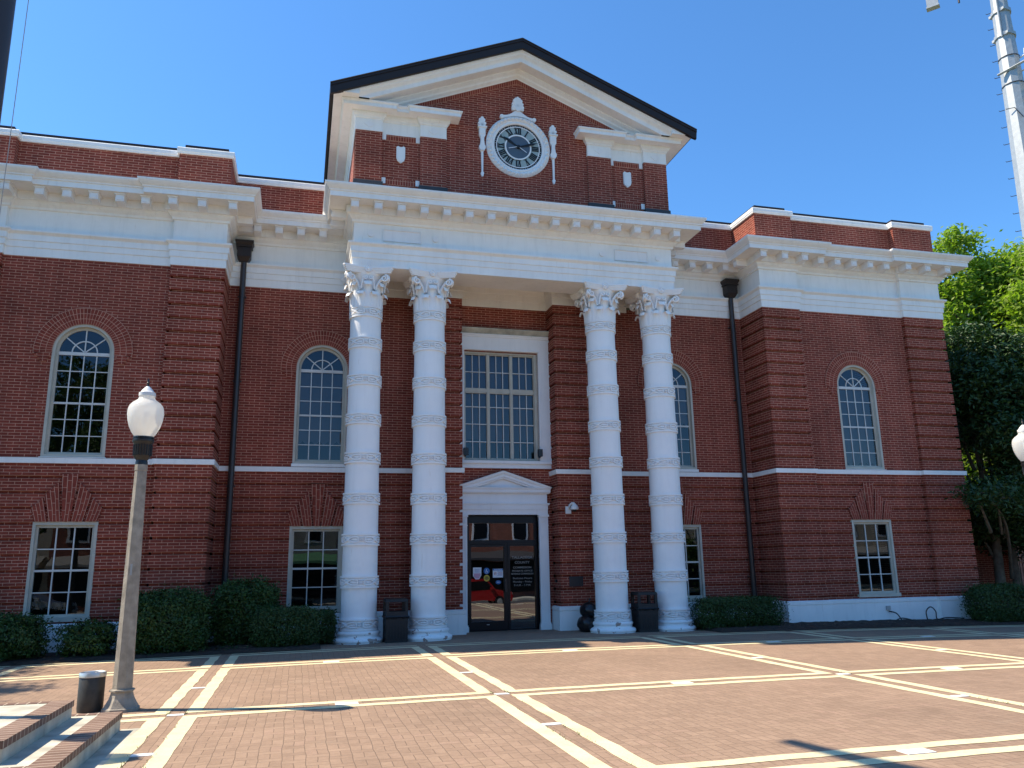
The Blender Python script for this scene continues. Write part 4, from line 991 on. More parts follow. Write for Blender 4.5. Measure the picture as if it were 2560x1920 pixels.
# ================================================================== STREET LAMPS
def street_lamp(loc, label):
    t = thing('street_lamp', label, 'street lamp', loc, 0, 'acorn globe street lamps around the plaza')
    mb = MB(); n = 8; ph = pi/8; k = 1/cos(pi/8)
    prof = [(.205*k, -.03), (.205*k, .035), (.19*k, .045), (.165*k, .09), (.135*k, .15), (.12*k, .205), (.118*k, .225), (.138*k, .232), (.138*k, .25), (.112*k, .258)]
    mb.lathe(prof, seg=8, phase=ph); mb.build('base', M['post'], t)
    mb = MB(); mb.lathe([(.108*k, .25), (.070*k, 2.93), (.068*k, 2.95), (.074*k, 2.955), (.074*k, 3.03), (.06*k, 3.035)], seg=8, phase=ph); mb.build('post', M['post'], t)
    mb = MB(); mb.lathe([(.055, 3.02), (.075, 3.03), (.075, 3.07), (.068, 3.09), (.10, 3.13), (.112, 3.17), (.112, 3.30), (.128, 3.325), (.132, 3.335), (.132, 3.36), (.12, 3.365), (.12, 3.375), (.13, 3.38), (.13, 3.40), (.10, 3.405)], seg=32)
    for i in range(20): a = 2*pi*i/20; mb.tube([(.11*cos(a), .11*sin(a), 3.15), (.113*cos(a), .113*sin(a), 3.29)], .009, 5)
    mb.build('fitter', M['black'], t, 40)
    mb = MB(); pr = [(.115, 3.40), (.15, 3.45), (.19, 3.53), (.215, 3.62), (.226, 3.71), (.222, 3.77), (.205, 3.82), (.17, 3.86), (.135, 3.885), (.11, 3.905), (.10, 3.93), (.098, 3.96)]
    mb.lathe(pr, seg=40); mb.f = mb.f[:-2]; mb.m = mb.m[:-2]; mb.uv = mb.uv[:-2]
    inner = [(r-.006, z) for r, z in pr]; mb.build('globe', M['globe'], t, 40)
    mb = MB(); mb.lathe([(.09, 3.945), (.105, 3.95), (.105, 3.995), (.09, 4.0), (.07, 4.03), (.045, 4.06), (.02, 4.085)], seg=32); mb.build('cap', M['camwhite'], t, 40)
    mb = MB(); mb.lathe([(.012, 4.08), (.016, 4.11), (.010, 4.12), (.022, 4.135), (.012, 4.15), (.014, 4.17), (.003, 4.20)], seg=14); mb.build('finial', M['black'], t, 40)
    mb = MB(); mb.lathe([(.02, 3.40), (.03, 3.45), (.03, 3.55), (.045, 3.58), (.05, 3.68), (.045, 3.74), (.02, 3.76)], seg=16); mb.build('bulb', M['paper'], t, 40)
    return t
l1 = street_lamp((-7.33, -9.22, gz(7.33)), 'acorn globe street lamp on a tapered concrete post beside the small bin')
l2 = copy_tree(l1); l2.location = (7.80, -8.62, gz(7.8)); l2['label'] = 'street lamp whose globe is cut by the right edge of the photo'
l3 = copy_tree(l1); l3.location = (-9.62, -11.12, .33); l3['label'] = 'street lamp on the platform outside the left edge of the photo'
for l in (l1,):
    mb = MB(); mb.box(-.012, .012, -.0905, -.085, 1.62, 1.76); mb.build('tag_plate', M['galv'], l)

# small drum bin beside the lamp
t = thing('litter_bin', 'small dark drum bin with a pale liner over its rim beside the lamp', 'litter bin', (-7.70, -9.12, gz(7.7)))
mb = MB(); mb.lathe([(.142, 0), (.148, .05), (.148, .41), (.14, .42)], seg=36); mb.build('drum', M['drum'], t, 40)
mb = MB(); mb.lathe([(.150, .405), (.155, .41), (.155, .445), (.148, .462), (.138, .455), (.13, .42)], seg=36); mb.f.pop(); mb.m.pop(); mb.uv.pop(); mb.build('rim', M['chrome'], t, 40)
mb = MB(); random.seed(11)
vs = [(0, 0, .40)]; 
for j, rr in enumerate((.05, .10, .145)):
    for i in range(24): a = 2*pi*i/24; vs.append((rr*cos(a), rr*sin(a), .385+.012*j+random.uniform(0, .035)))
fs = [(0, 1+i, 1+(i+1) % 24) for i in range(24)]+[(1+j*24+i, 1+(j+1)*24+i, 1+(j+1)*24+(i+1) % 24, 1+j*24+(i+1) % 24) for j in range(2) for i in range(24)]
mb.add(vs, fs); mb.build('liner', M['camwhite'], t)

# square bins and bags by the columns
def square_bin(loc, label, rz=0):
    t = thing('waste_bin', label, 'waste bin', loc, rz, 'square dark bins between the columns')
    mb = MB()
    def frust(a, b, z0, z1): mb.add([(-a,-a,z0),(a,-a,z0),(a,a,z0),(-a,a,z0),(-b,-b,z1),(b,-b,z1),(b,b,z1),(-b,b,z1)], [(0,3,2,1),(4,5,6,7),(0,1,5,4),(1,2,6,5),(2,3,7,6),(3,0,4,7)])
    frust(.25, .25, 0, .055); frust(.238, .255, .055, .56)
    for k in range(7):
        x = -.2+.4*k/6
        for s in (1, -1): mb.box(x-.012, x+.012, s*.24, s*.252, .08, .53); mb.box(s*.24, s*.252, x-.012, x+.012, .08, .53)
    mb.build('body', M['bin'], t)
    mb = MB(); frust(.255, .25, .575, .67)
    for sx in (1, -1):
        for sy in (1, -1): mb.box(sx*.25, sx*.185, sy*.25, sy*.185, .67, .88)
    frust(.255, .245, .88, .93); mb.box(-.235, .235, -.235, .235, .93, .945); mb.build('hood', M['bin'], t)
    mb = MB(); random.seed(4); n = 48; r0 = []; r1 = []; r2 = []
    for i in range(n):
        a = 2*pi*i/n; k = 1/max(abs(cos(a)), abs(sin(a))); r0.append((.262*k*cos(a), .262*k*sin(a), .575)); r1.append(((.268+random.uniform(0, .012))*k*cos(a), (.268+random.uniform(0, .012))*k*sin(a), .555)); r2.append((.258*k*cos(a), .258*k*sin(a), .50+random.uniform(0, .035)))
    mb.strip(r0, r1, closed=True); mb.strip(r1, r2, closed=True); mb.build('liner', M['bag'], t)
    return t
square_bin((-3.085, -1.50, gz(3)), 'square dark waste bin between the two left columns', .03)
b2 = square_bin((3.08, -1.42, gz(3)), 'square dark waste bin between the two right columns', -.02)
def bag(loc, s, seed, label):
    random.seed(seed); mb = MB(); vs = []; nu, nv = 26, 16; ph = [random.uniform(0, 6) for _ in range(8)]
    for j in range(nv+1):
        v = pi*j/nv
        for i in range(nu):
            u = 2*pi*i/nu; w_ = 1+.06*sin(3*u+ph[0])+.05*sin(5*u+4*v+ph[1])+.04*sin(7*v+2*u+ph[2])
            zz = -cos(v); 
            if zz < -.75: zz = -.75
            vs.append((s*w_*sin(v)*cos(u), s*w_*sin(v)*sin(u), s*(.75+.92*zz)))
    mb.add(vs, [(j*nu+i, j*nu+(i+1) % nu, (j+1)*nu+(i+1) % nu, (j+1)*nu+i) for j in range(nv) for i in range(nu)])
    z = s*1.67; mb.tube([(0, 0, z-.03), (.01, 0, z+.03), (.04, .01, z+.08)], [.03, .012, .03], 8)
    return tag(mb.build('rubbish_bag', M['bag'], None, 70, loc), label, 'rubbish bag', 'black bags stacked by the column')
bag((1.735, -.93, gz(1.7)-.005), .245, 1, 'lower black rubbish bag lying on the paving beside a column')
bag((1.83, -.86, gz(1.7)+.335), .225, 2, 'upper black rubbish bag resting on another bag beside a column')

# things fixed to the walls
t = thing('security_camera', 'white dome security camera on a bracket beside the entrance', 'security camera', (1.50, -.30, 2.94))
mb = MB(); mb.box(-.03, .12, -.03, 0, 0, .19); mb.tube([(.05, -.02, .12), (.07, -.08, .22), (.11, -.14, .26), (.17, -.17, .255)], [.028, .03, .03, .028], 10); mb.build('bracket', M['camwhite'], t, 50)
mb = MB(); mb.lathe([(.10, 0), (.105, .015), (.105, .05), (.085, .10), (.045, .135), (.03, .16)], (.165, -.175, .095), 24); mb.build('housing', M['camwhite'], t, 40)
mb = MB(); mb.lathe([(.005, -.055), (.035, -.045), (.055, -.02), (.06, .01)], (.165, -.175, .095), 20); mb.build('dome', M['black'], t, 60)
mb = MB(); mb.box(-.185, .185, -.025, 0, -.125, .125, 0); mb.box(-.165, .165, -.029, -.025, -.105, .105, 1)
for k in range(5): mb.box(-.12+.012*(k % 2), .12-.015*(k % 3), -.031, -.029, .07-.035*k, .08-.035*k, 0)
tag(mb.build('wall_plaque', [M['plaque'], M['pipe']], None, None, (1.70, -.302, 1.205)), 'small dark metal plaque on the brick pilaster right of the door', 'plaque')
mb = MB(); mb.prism([(.035*cos(2*pi*i/18), .035*sin(2*pi*i/18)) for i in range(18)], -.03, 0); mb.prism([(.02*cos(2*pi*i/14), .02*sin(2*pi*i/14)) for i in range(14)], -.05, -.03)
tag(mb.build('door_push_button', M['black'], None, None, (1.27, .0, 1.22)), 'small round black push button on the return right of the door', 'push button')
bpy.data.objects['door_push_button'].rotation_euler.z = -pi/2; bpy.data.objects['door_push_button'].location = (1.282, .0, 1.22)
for x, lab in ((-1.105, 'small black floodlight at the left foot of the centre window'), (.945, 'small black floodlight at the right foot of the centre window')):
    t = thing('floodlight', lab, 'floodlight', (x, .18, 4.5), 0, 'floodlights on the centre window')
    mb = MB(); mb.box(-.055, .055, -.10, .0, 0, .19); mb.box(-.06, .06, -.105, -.09, .0, .195); mb.build('housing', M['black'], t)
    mb = MB(); mb.box(-.02, .02, -.02, .06, -.03, .03); mb.build('bracket', M['black'], t)
# cables and outlet at the foot of the right wing
t = thing('power_cable', 'black cable looping out of the white base over the mulch', 'cable', (10.9, -1.25, gz(10.5)))
def cable(pts): return MB().tube([Vector(p)-Vector((10.9, -1.25, 0)) for p in pts], .016, 8)
def bez(ps, n=8):
    out = []
    P_ = [Vector(p) for p in ps]
    for i in range(len(P_)-1):
        p0, p1, p2, p3 = P_[max(i-1, 0)], P_[i], P_[i+1], P_[min(i+2, len(P_)-1)]
        for k in range(n):
            u = k/n; out.append(.5*((2*p1)+(p2-p0)*u+(2*p0-5*p1+4*p2-p3)*u*u+(3*p1-p0-3*p2+p3)*u**3))
    return out+[P_[-1]]
cable(bez([(10.35, -1.2, .33), (10.5, -1.3, .27), (10.55, -1.42, .10), (10.6, -1.5, .06)])).build('cable', M['black'], t, 60)
cable(bez([(10.1, -1.6, .06), (10.45, -1.55, .16), (10.9, -1.6, .08), (11.6, -1.7, .07)])).build('cable', M['black'], t, 60)
cable(bez([(11.35, -1.45, .05), (11.33, -1.45, .30), (11.48, -1.46, .42), (11.62, -1.47, .30), (11.62, -1.5, .10), (11.9, -1.55, .13), (12.4, -1.6, .10)])).build('cable', M['black'], t, 60)
mb = MB(); mb.box(-.62, -.50, .03, .09, .36, .47); mb.build('outlet_box', M['galv'], t)

# ================================================================== PLANTS
def leaf_quads(mb, pts, size, jit=.35, mi=0):
    for p, nrm in pts:
        s = size*random.uniform(1-jit, 1+jit); d = (nrm+Vector((random.gauss(0, .6), random.gauss(0, .6), random.gauss(0, .6)))).normalized()
        a = d.cross(Vector((random.gauss(0, 1), random.gauss(0, 1), random.gauss(0, 1)))).normalized(); b = d.cross(a)
        mb.add([p-a*s, p-b*s*.45+d*s*.12, p+a*s, p+b*s*.45+d*s*.12], [(0, 1, 2, 3)], mi)
def shrub(name, label, c, rx, ry, h, n, size, mat, power=3.2, lump=.16, seed=0, group=None):
    """clipped or loose shrub: leaves through the outer half of a rounded box"""
    random.seed(seed); t = thing(name, label, 'shrub', c, 0, group); mb = MB(); pts = []
    ph = [random.uniform(0, 6.3) for _ in range(9)]
    for k in range(int(n*2.3)):
        ar = [ry*h/2, ry*h/2, rx*h/2, rx*h/2, rx*ry, rx*ry*.5]; fc = random.choices(range(6), ar)[0]
        q0, q1 = random.uniform(-1, 1), random.uniform(-1, 1)
        x, y, zz = ((1, q0, q1), (-1, q0, q1), (q0, 1, q1), (q0, -1, q1), (q0, q1, 1), (q0, q1, -1))[fc]
        nn = (abs(x)**power+abs(y)**power+abs(zz)**power)**(1/power); x, y, zz = x/nn, y/nn, zz/nn; th = atan2(y, x); z = zz
        lm = 1+lump*(sin(4*th+ph[0])*.5+sin(5*z+3*th+ph[1])*.5+.6*sin(9*th+ph[2]+4*z)+.4*sin(13*z+ph[3]))*.55
        dep = 1-abs(random.gauss(0, .13)) if random.random() < .93 else random.uniform(1, 1.15)
        p = Vector((x*rx*lm*dep, y*ry*lm*dep, h*.5+zz*h*.5*min(1.07, lm)*dep)); p.z = max(.03, p.z)
        pts.append((p, Vector((x/rx, y/ry, zz/h*2+.2)).normalized()))
    leaf_quads(mb, pts, size)
    core = []
    for k in range(n//5):
        th = random.uniform(0, 2*pi); z = random.uniform(-.95, .95); e = 2/power; cz = sqrt(1-z*z); q = random.uniform(.55, .82)
        sg = lambda v: (abs(v)**e)*(1 if v > 0 else -1)
        core.append((Vector((sg(cos(th))*cz**e*rx*q, sg(sin(th))*cz**e*ry*q, max(.04, h*.5+sg(z)*h*.5*q))), Vector((cos(th), sin(th), z))))
    leaf_quads(mb, core, size*2.0); mb.build('foliage', mat, t)
    mb = MB()
    for k in range(9):
        a = random.uniform(0, 6.3); q = random.uniform(.3, .75); mb.tube([(0, 0, -.03), (rx*q*.5*cos(a), ry*q*.5*sin(a), h*.4), (rx*q*cos(a), ry*q*sin(a), h*.8)], [.022, .016, .006], 5)
    mb.build('stems', M['bark'], t); return t
HG_ = 'shrubs in the beds along the courthouse'
shrub('shrub', 'dark rounded holly shrub cut by the left edge of the photo', (-10.95, -2.02, gz(11)), .86, .55, .93, 5200, .034, M['leaf_holly'], 2.6, .2, 21, HG_)
shrub('shrub', 'low loose holly shrub left of the lamp post', (-9.33, -2.0, gz(9.3)), .55, .45, .76, 2000, .034, M['leaf_holly'], 2.0, .42, 22, HG_)
shrub('shrub', 'large clipped holly shrub just right of the lamp post', (-7.83, -1.98, gz(7.8)), .82, .55, 1.28, 7500, .033, M['leaf_holly'], 3.2, .16, 23, HG_)
shrub('shrub', 'tallest shrub standing at the foot of the left downspout', (-6.36, -1.25, gz(6.4)), .70, .55, 1.44, 6500, .034, M['leaf_holly'], 3.0, .18, 24, HG_)
shrub('hedge', 'low clipped box hedge under the window left of the columns', (-5.50, -1.85, gz(5.5)), .70, .48, .83, 8000, .024, M['leaf_box'], 4.2, .10, 25, HG_)
shrub('hedge', 'smaller box hedge tucked behind the left one beside the first column', (-4.78, -1.10, gz(4.8)), .38, .45, .74, 3600, .024, M['leaf_box'], 4.2, .10, 26, HG_)
shrub('hedge', 'long low clipped hedge right of the last column', (5.55, -1.55, gz(5.5)), 1.18, .50, .76, 9000, .026, M['leaf_box'], 4.6, .09, 27, HG_)
shrub('hedge', 'clipped hedge at the right corner of the building under the tree', (13.35, -1.95, gz(13.3)), .98, .5, 1.02, 7000, .028, M['leaf_box'], 4.0, .12, 28, HG_)
mb = MB(); random.seed(31); pts = []
for k in range(170):
    x, y = random.choice(((-8.75, -2.1), (-7.2, -2.2), (-6.6, -2.25))); pts.append((Vector((x+random.gauss(0, .18), y+random.gauss(0, .1), gz(8)+.08+abs(random.gauss(0, .06)))), Vector((0, 0, 1))))
leaf_quads(mb, pts, .03); structure(mb.build('bed_weeds', M['leaf_holly']), 'stuff', 'small sprouting weeds in the mulch between the shrubs')

def tree(name, label, base, trunks, crown, n, size, mat, seed, group=None, droop=0.):
    """trunks: list of point lists; crown: list of (centre, radii, weight) clusters filled with leaf-sized faces"""
    random.seed(seed); t = thing(name, label, 'tree', base, 0, group); mb = MB()
    for pts, r0, r1 in trunks:
        k = len(pts); mb.tube(bez(pts, 5), [r0+(r1-r0)*i/((k-1)*5) for i in range((k-1)*5+1)], 10)
    tot = sum(w_ for _, _, w_ in crown); leaves = MB()
    for c, rad, w_ in crown:
        c = Vector(c); m = int(n*w_/tot); nt_ = max(6, m//55)
        mb.tube([Vector((c.x*.55, c.y*.55, c.z*.72)), c], [.05, .02], 5)
        for k in range(nt_):                      # twigs with tufts of leaves
            while True:
                d = Vector((random.uniform(-1, 1), random.uniform(-1, 1), random.uniform(-1, 1)))
                if .25 < d.length < 1: break
            d = d.normalized()*d.length**.6; tip = c+Vector((d.x*rad[0], d.y*rad[1], d.z*rad[2]))
            if k % 3 == 0: mb.tube([c+(tip-c)*.2, c+(tip-c)*.65+Vector((0, 0, .06)), tip], [.016, .010, .003], 4)
            s = random.uniform(.16, .34); q = []
            for j in range(55):
                g = Vector((random.gauss(0, s), random.gauss(0, s), random.gauss(0, s*.62)-droop*abs(random.gauss(0, s)))); q.append((tip+g, Vector((g.x*.6, g.y*.6, .8))))
            leaf_quads(leaves, q, size)
    leaves.build('crown', mat, t); mb.build('trunk', M['bark'], t, 60); return t
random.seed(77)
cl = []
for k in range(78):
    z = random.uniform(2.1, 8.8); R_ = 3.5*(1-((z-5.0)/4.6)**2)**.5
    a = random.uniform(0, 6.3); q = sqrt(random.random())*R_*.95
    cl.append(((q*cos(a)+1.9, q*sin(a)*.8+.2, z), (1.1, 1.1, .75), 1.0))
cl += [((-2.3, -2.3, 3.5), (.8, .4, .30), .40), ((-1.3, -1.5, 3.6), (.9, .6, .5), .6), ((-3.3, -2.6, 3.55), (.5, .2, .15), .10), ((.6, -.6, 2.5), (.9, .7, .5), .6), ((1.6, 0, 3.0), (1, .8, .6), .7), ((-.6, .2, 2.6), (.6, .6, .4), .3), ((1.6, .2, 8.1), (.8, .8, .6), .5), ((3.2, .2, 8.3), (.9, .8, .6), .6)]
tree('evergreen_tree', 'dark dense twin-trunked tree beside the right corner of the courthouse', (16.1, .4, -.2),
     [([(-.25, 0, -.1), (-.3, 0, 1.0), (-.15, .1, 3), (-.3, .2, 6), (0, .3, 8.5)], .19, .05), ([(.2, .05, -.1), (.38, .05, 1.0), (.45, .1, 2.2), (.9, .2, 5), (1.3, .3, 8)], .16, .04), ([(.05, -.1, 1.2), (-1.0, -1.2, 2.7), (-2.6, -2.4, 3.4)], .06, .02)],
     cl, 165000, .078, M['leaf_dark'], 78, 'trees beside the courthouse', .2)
cl = []
for k in range(75):
    z = random.uniform(4.5, 13.6); R_ = 4.3*(1-((z-9.0)/6.0)**2)**.5
    a = random.uniform(0, 6.3); q = sqrt(random.random())*R_
    cl.append(((q*cos(a), q*sin(a)*.8, z), (1.25, 1.25, .8), 1.0))
cl += [((-2.3, -.4, 14.2), (.8, .8, .7), .6), ((-3.4, -.5, 12.4), (.9, .8, .7), .8), ((-3.9, -.6, 10.0), (.8, .8, .9), .8), ((1.5, 0, 14.2), (.9, .9, .6), .5)]
tree('spring_tree', 'taller bright green tree whose sunlit crown rises behind the dark tree at the right edge', (22.4, 4.8, -.2), [([(0, 0, 0), (.1, 0, 3), (0, .2, 11)], .24, .05)], cl, 150000, .115, M['leaf_tree'], 80, 'trees beside the courthouse', .15)

random.seed(55); cl = []
for q in range(46):
    z = random.uniform(4.2, 12.0); R_ = 3.0*(1-((z-8.0)/4.8)**2)**.5; a = random.uniform(0, 6.3); r_ = sqrt(random.random())*R_
    cl.append(((r_*cos(a), r_*sin(a)*1.25, z), (1.1, 1.1, .8), 1.0))
tree('shade_tree', 'shade tree left of the courthouse, outside the left edge of the photo', (-18.3, -1.9, -.3), [([(0, 0, 0), (.1, 0, 3), (0, .2, 10)], .22, .05)], cl, 42000, .10, M['leaf_far'], 56, None, .15)

# garden wall, pier and iron gate under the tree
t = thing('garden_wall', 'dark brick garden wall running right from the courthouse corner', 'wall', (15, 1.4, -.1))
mb = MB(); mb.box(13.3-15, 17.0-15, -.12, .12, -.1, 2.05); mb.build('brickwork', M['brick'], t)
mb = MB(); mb.box(13.3-15, 17.05-15, -.16, .16, 2.05, 2.12); mb.build('cap', M['brick_uv'], t)
mb = MB(); mb.box(1.75, 2.15, -.22, .2, -.1, 2.15); mb.box(1.71, 2.19, -.26, .24, 2.15, 2.23); mb.build('pier', M['brick'], t)
t = thing('iron_fence', 'black iron railing fence right of the garden wall', 'fence', (19.4, 1.3, -.1))
mb = MB()
for z in (.25, 1.7): mb.box(-2.2, 3.2, -.015, .015, z, z+.04)
mb.build('rail', M['iron'], t); mb = MB()
for k in range(46): x = -2.2+.12*k; mb.tube([(x, 0, .1), (x, 0, 1.95)], .011, 5); mb.lathe([(.002, 2.06), (.018, 1.98), (.012, 1.94)], (x, 0, 0), 5)
mb.build('pickets', M['iron'], t)
t = thing('garden_building', 'sunlit orange brick building glimpsed through the tree leaves', 'building', (33, 22, -.3))
mb = MB(); mb.box(-7, 14, 0, 9, 0, 7.4); mb.build('wall', M['streetbrick'], t); mb = MB(); mb.box(-7.3, 14.3, -.3, 9.3, 7.4, 7.7); mb.build('roof', M['tan_wall'], t)
for k in range(5):
    mb = MB(); mb.box(-5+3.6*k, -3.8+3.6*k, -.04, .1, 3.6, 5.6, 0); mb.box(-4.9+3.6*k, -3.9+3.6*k, -.05, -.03, 3.7, 5.5, 1); mb.build('window', [M['white_trim'], M['dark_room']], t)

# ================================================================== CELL TOWER
t = thing('cell_tower', 'tall galvanised monopole mast with antennas and climbing pegs at the right edge', 'mast', (31.05, 10, 0))
def rr(z): return .41+.0235*(31.7-z)
mb = MB(); mb.lathe([(rr(0), 0), (rr(38), 38)], seg=10); mb.build('pole', M['galv'], t)
def tower_at(pxv, pyv, dx=0):  # height on the mast axis that shows at that pixel row
    return None
ax = (CAM-Vector((31.05, 10, 0))).normalized(); lx = Vector((-ax.y, ax.x, 0)); lx = -lx if lx.x > 0 else lx
mb = MB()
for k in range(17):
    z = 17.27+.99*k; p = lx*rr(z); mb = MB(); mb.tube([p*.95+Vector((0, 0, z)), p+lx*.24+Vector((0, 0, z)), p+lx*.26+Vector((0, 0, z+.05))], .018, 6); mb.build('climbing_peg', M['pipe'], t)
for z in (30.9, 29.4):
    mb = MB(); mb.lathe([(rr(z)+.02, z-.10), (rr(z)+.07, z-.10), (rr(z)+.07, z+.10), (rr(z)+.02, z+.10)], seg=12)
    for a in (0, 2.1, 4.2): mb.box(rr(z)*cos(a)-.12, rr(z)*cos(a)+.12, rr(z)*sin(a)-.12, rr(z)*sin(a)+.12, z-.07, z+.07)
    mb.build('clamp_ring', M['galv'], t)
for z in (28.05, 26.4):
    mb = MB(); mb.lathe([(rr(z)+.01, z-.02), (rr(z)+.03, z-.02), (rr(z)+.03, z+.02), (rr(z)+.01, z+.02)], seg=12); mb.build('strap', M['pipe'], t)
mb = MB(); c = -ax*0; 
p = Vector((0, 0, 27.1))+ax*rr(27.1)*1.05; q = -lx; mb.xf(Matrix.Identity(4))
mb.tube([p+lx*.62+Vector((0, 0, -.10)), p-lx*.72+Vector((0, 0, .28))], .075, 4); mb.build('cross_arm', M['galv'], t)
for k, (dx, z, s) in enumerate(((-.95, 27.9, .32), (-.92, 27.1, .26), (-.95, 26.3, .30), (-.9, 25.4, .2), (-.75, 31.75, .2))):
    mb = MB(); n0 = 0; p = Vector((0, 0, z))+ax*.4+lx*dx
    mb.lathe([(.05, -s), (s*.7, -s*.9), (s*.8, 0), (s*.7, s*.8), (.05, s)], seg=10); mb.v = [tuple(Vector(v)+p) for v in mb.v]; mb.tube([p, Vector((0, 0, z))-lx*.4], .04, 6); mb.build('radio_unit', M['camwhite'], t)
mb = MB(); mb.tube([ax*(rr(24.8)+.03)+lx*.5+Vector((0, 0, 24.9)), ax*(rr(24.6)+.05)+lx*.1+Vector((0, 0, 24.85)), ax*(rr(24.4)+.05)-lx*.2+Vector((0, 0, 24.2))], .022, 6); mb.build('cable_run', M['pipe'], t); mb = MB(); mb.tube([ax*(rr(29)+.05)+lx*.12+Vector((0, 0, 29.2)), ax*(rr(31)+.05)+lx*.1+Vector((0, 0, 31.6))], .05, 6); mb.build('feeder_pipe', M['galv'], t)
# antenna panel hanging from the head frame, left of the mast
mb = MB(); p = lx*3.15+Vector((0, 0, 32.75)); d = ax
for nm, off, sx, sz in (('antenna_panel', 0, .22, 1.1), ):
    n0 = len(mb.v); mb.box(-.30, .30, -.16, .16, 0, 2.2); mb.box(-.34, .34, -.2, .2, -.06, 0.02); mb.box(.05, .2, .16, .2, .4, 2.0)
    mb.xf(Matrix.Translation(p) @ ax.to_track_quat('-Y', 'Z').to_matrix().to_4x4() if False else Matrix.Translation(p) @ Matrix.Rotation(atan2(lx.y, lx.x)+pi, 4, 'Z'))
mb.build('antenna_panel', M['galv'], t)
mb = MB(); p = lx*1.85+Vector((0, 0, 32.45)); mb.tube([p, p+Vector((0, 0, 2.2))], .055, 8); mb.build('whip_antenna', M['pipe'], t)
mb = MB(); mb.tube([lx*4.0+Vector((0, 0, 34.2)), -lx*4+Vector((0, 0, 34.2))], .08, 6); mb.build('head_frame', M['galv'], t)

# ================================================================== FLAGPOLE (just outside the left edge)
t = thing('flagpole', 'thick dark flagpole cut by the left edge of the photo', 'flagpole', (-7.98, -13.66, .15))
mb = MB(); mb.lathe([(.17, 0), (.17, .1), (.12, .14), (.115, 5), (.075, 12.3)], seg=24); mb.build('pole', M['pipe'], t, 40)
mb = MB(); mb.lathe([(.01, 12.3), (.09, 12.36), (.09, 12.44), (.01, 12.52)], seg=16); mb.build('finial', M['chrome'], t, 40)
mb = MB(); mb.tube([(.16, .12, 1.2), (.165, .12, 6.5), (.11, .10, 12.2)], .0035, 5); mb.build('halyard', M['rope'], t)
mb = MB(); vs = []; nu, nv = 26, 12
for j in range(nv+1):
    for i in range(nu+1):
        u, v = i/nu, j/nv; vs.append((.09+.09*sin(7*u+2*v)*u+.12*u, .10+2.55*u, 11.35-(.62*sqrt(max(0, 1-u**6))+.04)*v-1.15*u*u))
mb.add(vs, [(j*(nu+1)+i, j*(nu+1)+i+1, (j+1)*(nu+1)+i+1, (j+1)*(nu+1)+i) for j in range(nv) for i in range(nu)])
tag(mb.build('flag', M['flag'], None, 60, (-7.98, -13.66, .15)), 'drooping flag flying from the flagpole above the frame', 'flag')

# ================================================================== ACROSS THE STREET (seen in the glass)
def car(loc, rz, paint, label, suv=True):
    t = thing('parked_car', label, 'car', loc, rz); H = 1.78 if suv else 1.45
    prof = [(-2.2, .38), (2.2, .38), (2.28, .62), (2.2, .95), (1.15, 1.06), (.55, H-.08), (.3, H), (-1.75, H), (-2.05, H-.12), (-2.25, 1.0), (-2.28, .6)]
    mb = MB(); mb.prism(prof, -.88, .88); mb.build('body', paint, t)
    for s in (1, -1):
        mb = MB(); mb.prism([(-1.9, 1.08), (1.0, 1.08), (.52, H-.14), (-1.72, H-.14)], s*.885-.004, s*.885+.004); mb.build('side_window', M['door_frame'], t)
        for x in (-1.35, 1.38):
            mb = MB(); n0 = 0; mb.lathe([(.2, -.11), (.34, -.10), (.345, .1), (.2, .11)], seg=26); mb.xf(Matrix.Translation((x, s*.80, .345)) @ Matrix.Rotation(pi/2, 4, 'X')); w_ = mb.build('wheel', M['tyre'], t, 40)
            mb = MB(); mb.lathe([(.02, -.125), (.2, -.12), (.215, .12), (.02, .125)], seg=20)
            mb.xf(Matrix.Translation((x, s*.80, .345)) @ Matrix.Rotation(pi/2, 4, 'X')); mb.build('rim', M['chrome'], w_)
        mb = MB(); mb.box(2.14, 2.26, s*.55, s*.82, .78, .92); mb.build('headlight', M['camwhite'], t); mb = MB(); mb.box(.75, .95, s*.88, s*1.05, 1.08, 1.24); mb.build('mirror', paint, t)
    mb = MB(); mb.box(2.2, 2.27, -.45, .45, .62, .82); mb.build('grille', M['black'], t); return t
car((6.15, -32.0, -.93), 0, M['redcar'], 'red estate car parked across the plaza reflected in the glass door')
car((14.0, -31.6, -.98), 0, M['redcar'], 'darker red car parked ahead of another red car', False)
car((-18.8, -29.2, -.80), 0, M['whitecar'], 'white car parked across the plaza reflected in the left window', False)
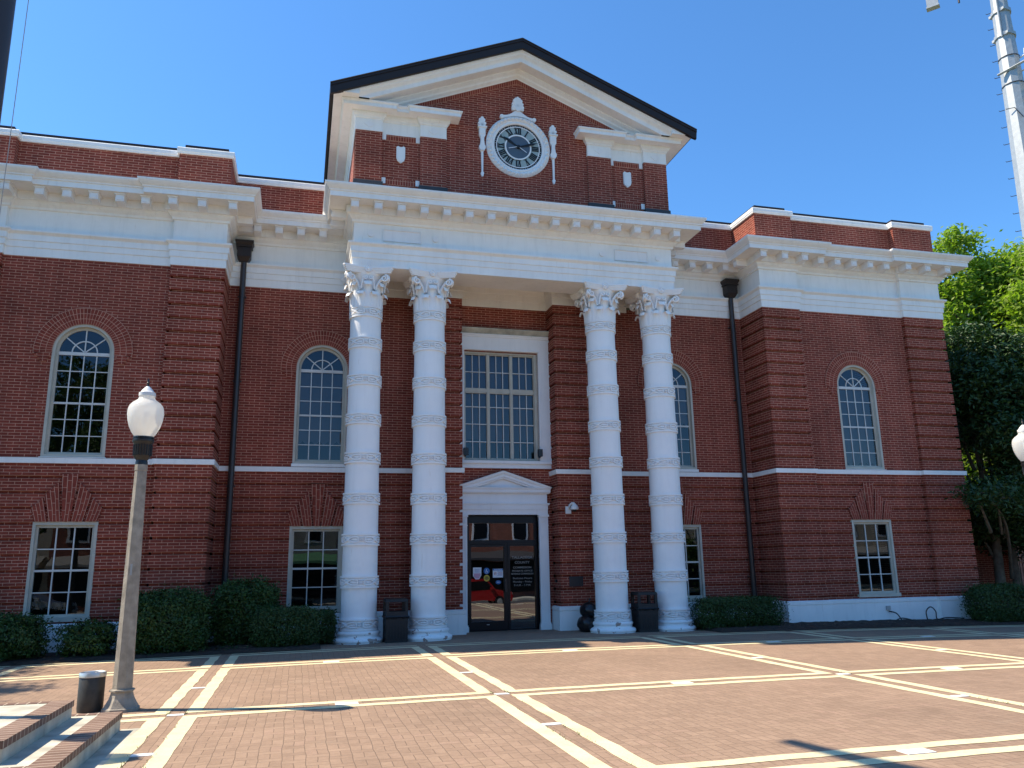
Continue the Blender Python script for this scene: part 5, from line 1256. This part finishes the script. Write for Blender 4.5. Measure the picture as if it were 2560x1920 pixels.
def shop(x0, x1, h, m, label, trim, seed):
    t = thing('street_building', label, 'building', ((x0+x1)/2, -45, -.85)); W = (x1-x0)/2; random.seed(seed)
    mb = MB(); mb.box(-W, W, -10, 0, 0, h); mb.build('wall', m, t)
    mb = MB(); mb.box(-W, W, -.1, .35, h-.5, h+.15); mb.build('cornice', trim, t)
    n = max(2, int(2*W/3.2))
    for k in range(n):
        x = -W+(k+.5)*2*W/n
        mb = MB(); mb.box(x-.7, x+.7, -.1, .06, 4.6, 6.6); f = mb.build('window', M['white_trim'], t); mb = MB(); mb.box(x-.55, x+.55, .05, .08, 4.75, 6.45); mb.build('pane', M['door_frame'], f)
    mb = MB(); mb.box(-W+.4, W-.4, -.1, .07, .4, 2.9); mb.build('shop_window', M['door_frame'], t)
    mb = MB(); mb.add([(-W+.2, 0, 3.7), (W-.2, 0, 3.7), (W-.2, 1.6, 3.15), (-W+.2, 1.6, 3.15), (W-.2, 1.6, 2.95), (-W+.2, 1.6, 2.95)], [(0,1,2,3), (3,2,4,5)]); mb.build('canopy', M['awning'] if seed in (3, 5) else (M['flashing'] if seed == 4 else M['grey_wall']), t)
    return t
shop(-34, -22, 8.5, M['tan_wall'], 'tan rendered shop building across the street', M['white_trim'], 1)
shop(-22, -9, 7.6, M['streetbrick'], 'low brick shop building across the street left of the middle', M['white_trim'], 2)
shop(-9, 4, 8.2, M['grey_wall'], 'grey rendered shop building with green canopy across the street', M['white_trim'], 3)
shop(4, 18, 8.4, M['streetbrick'], 'brick building with white window frames facing the courthouse door', M['white_trim'], 4)
shop(34, 62, 8.0, M['tan_wall'], 'long tan building at the far right end of the street', M['white_trim'], 7)
shop(18, 34, 9.2, M['tan_wall'], 'pale building at the right end of the street', M['white_trim'], 5)
for k, (x, y, s) in enumerate(((-28, -27.5, 1.15), (-16.5, -28, 2.1), (21, -28, .9))):
    random.seed(90+k); cl = [((random.gauss(0, 1.6*s), random.gauss(0, 1.5*s), (5.2+random.gauss(0, 1.5))*s), (1.3*s, 1.3*s, .9*s), 1) for q in range(18)]
    tree('street_tree', ['dark street tree left of the plaza', 'street tree beside the white car', 'street tree right of the plaza'][k], (x, y, -.9), [([(0, 0, 0), (.1, 0, 2), (0, .1, 5*s)], .2, .06)], cl, int(9000*s*s), .13, M['leaf_far'], 95+k, 'street trees behind the camera', .1)
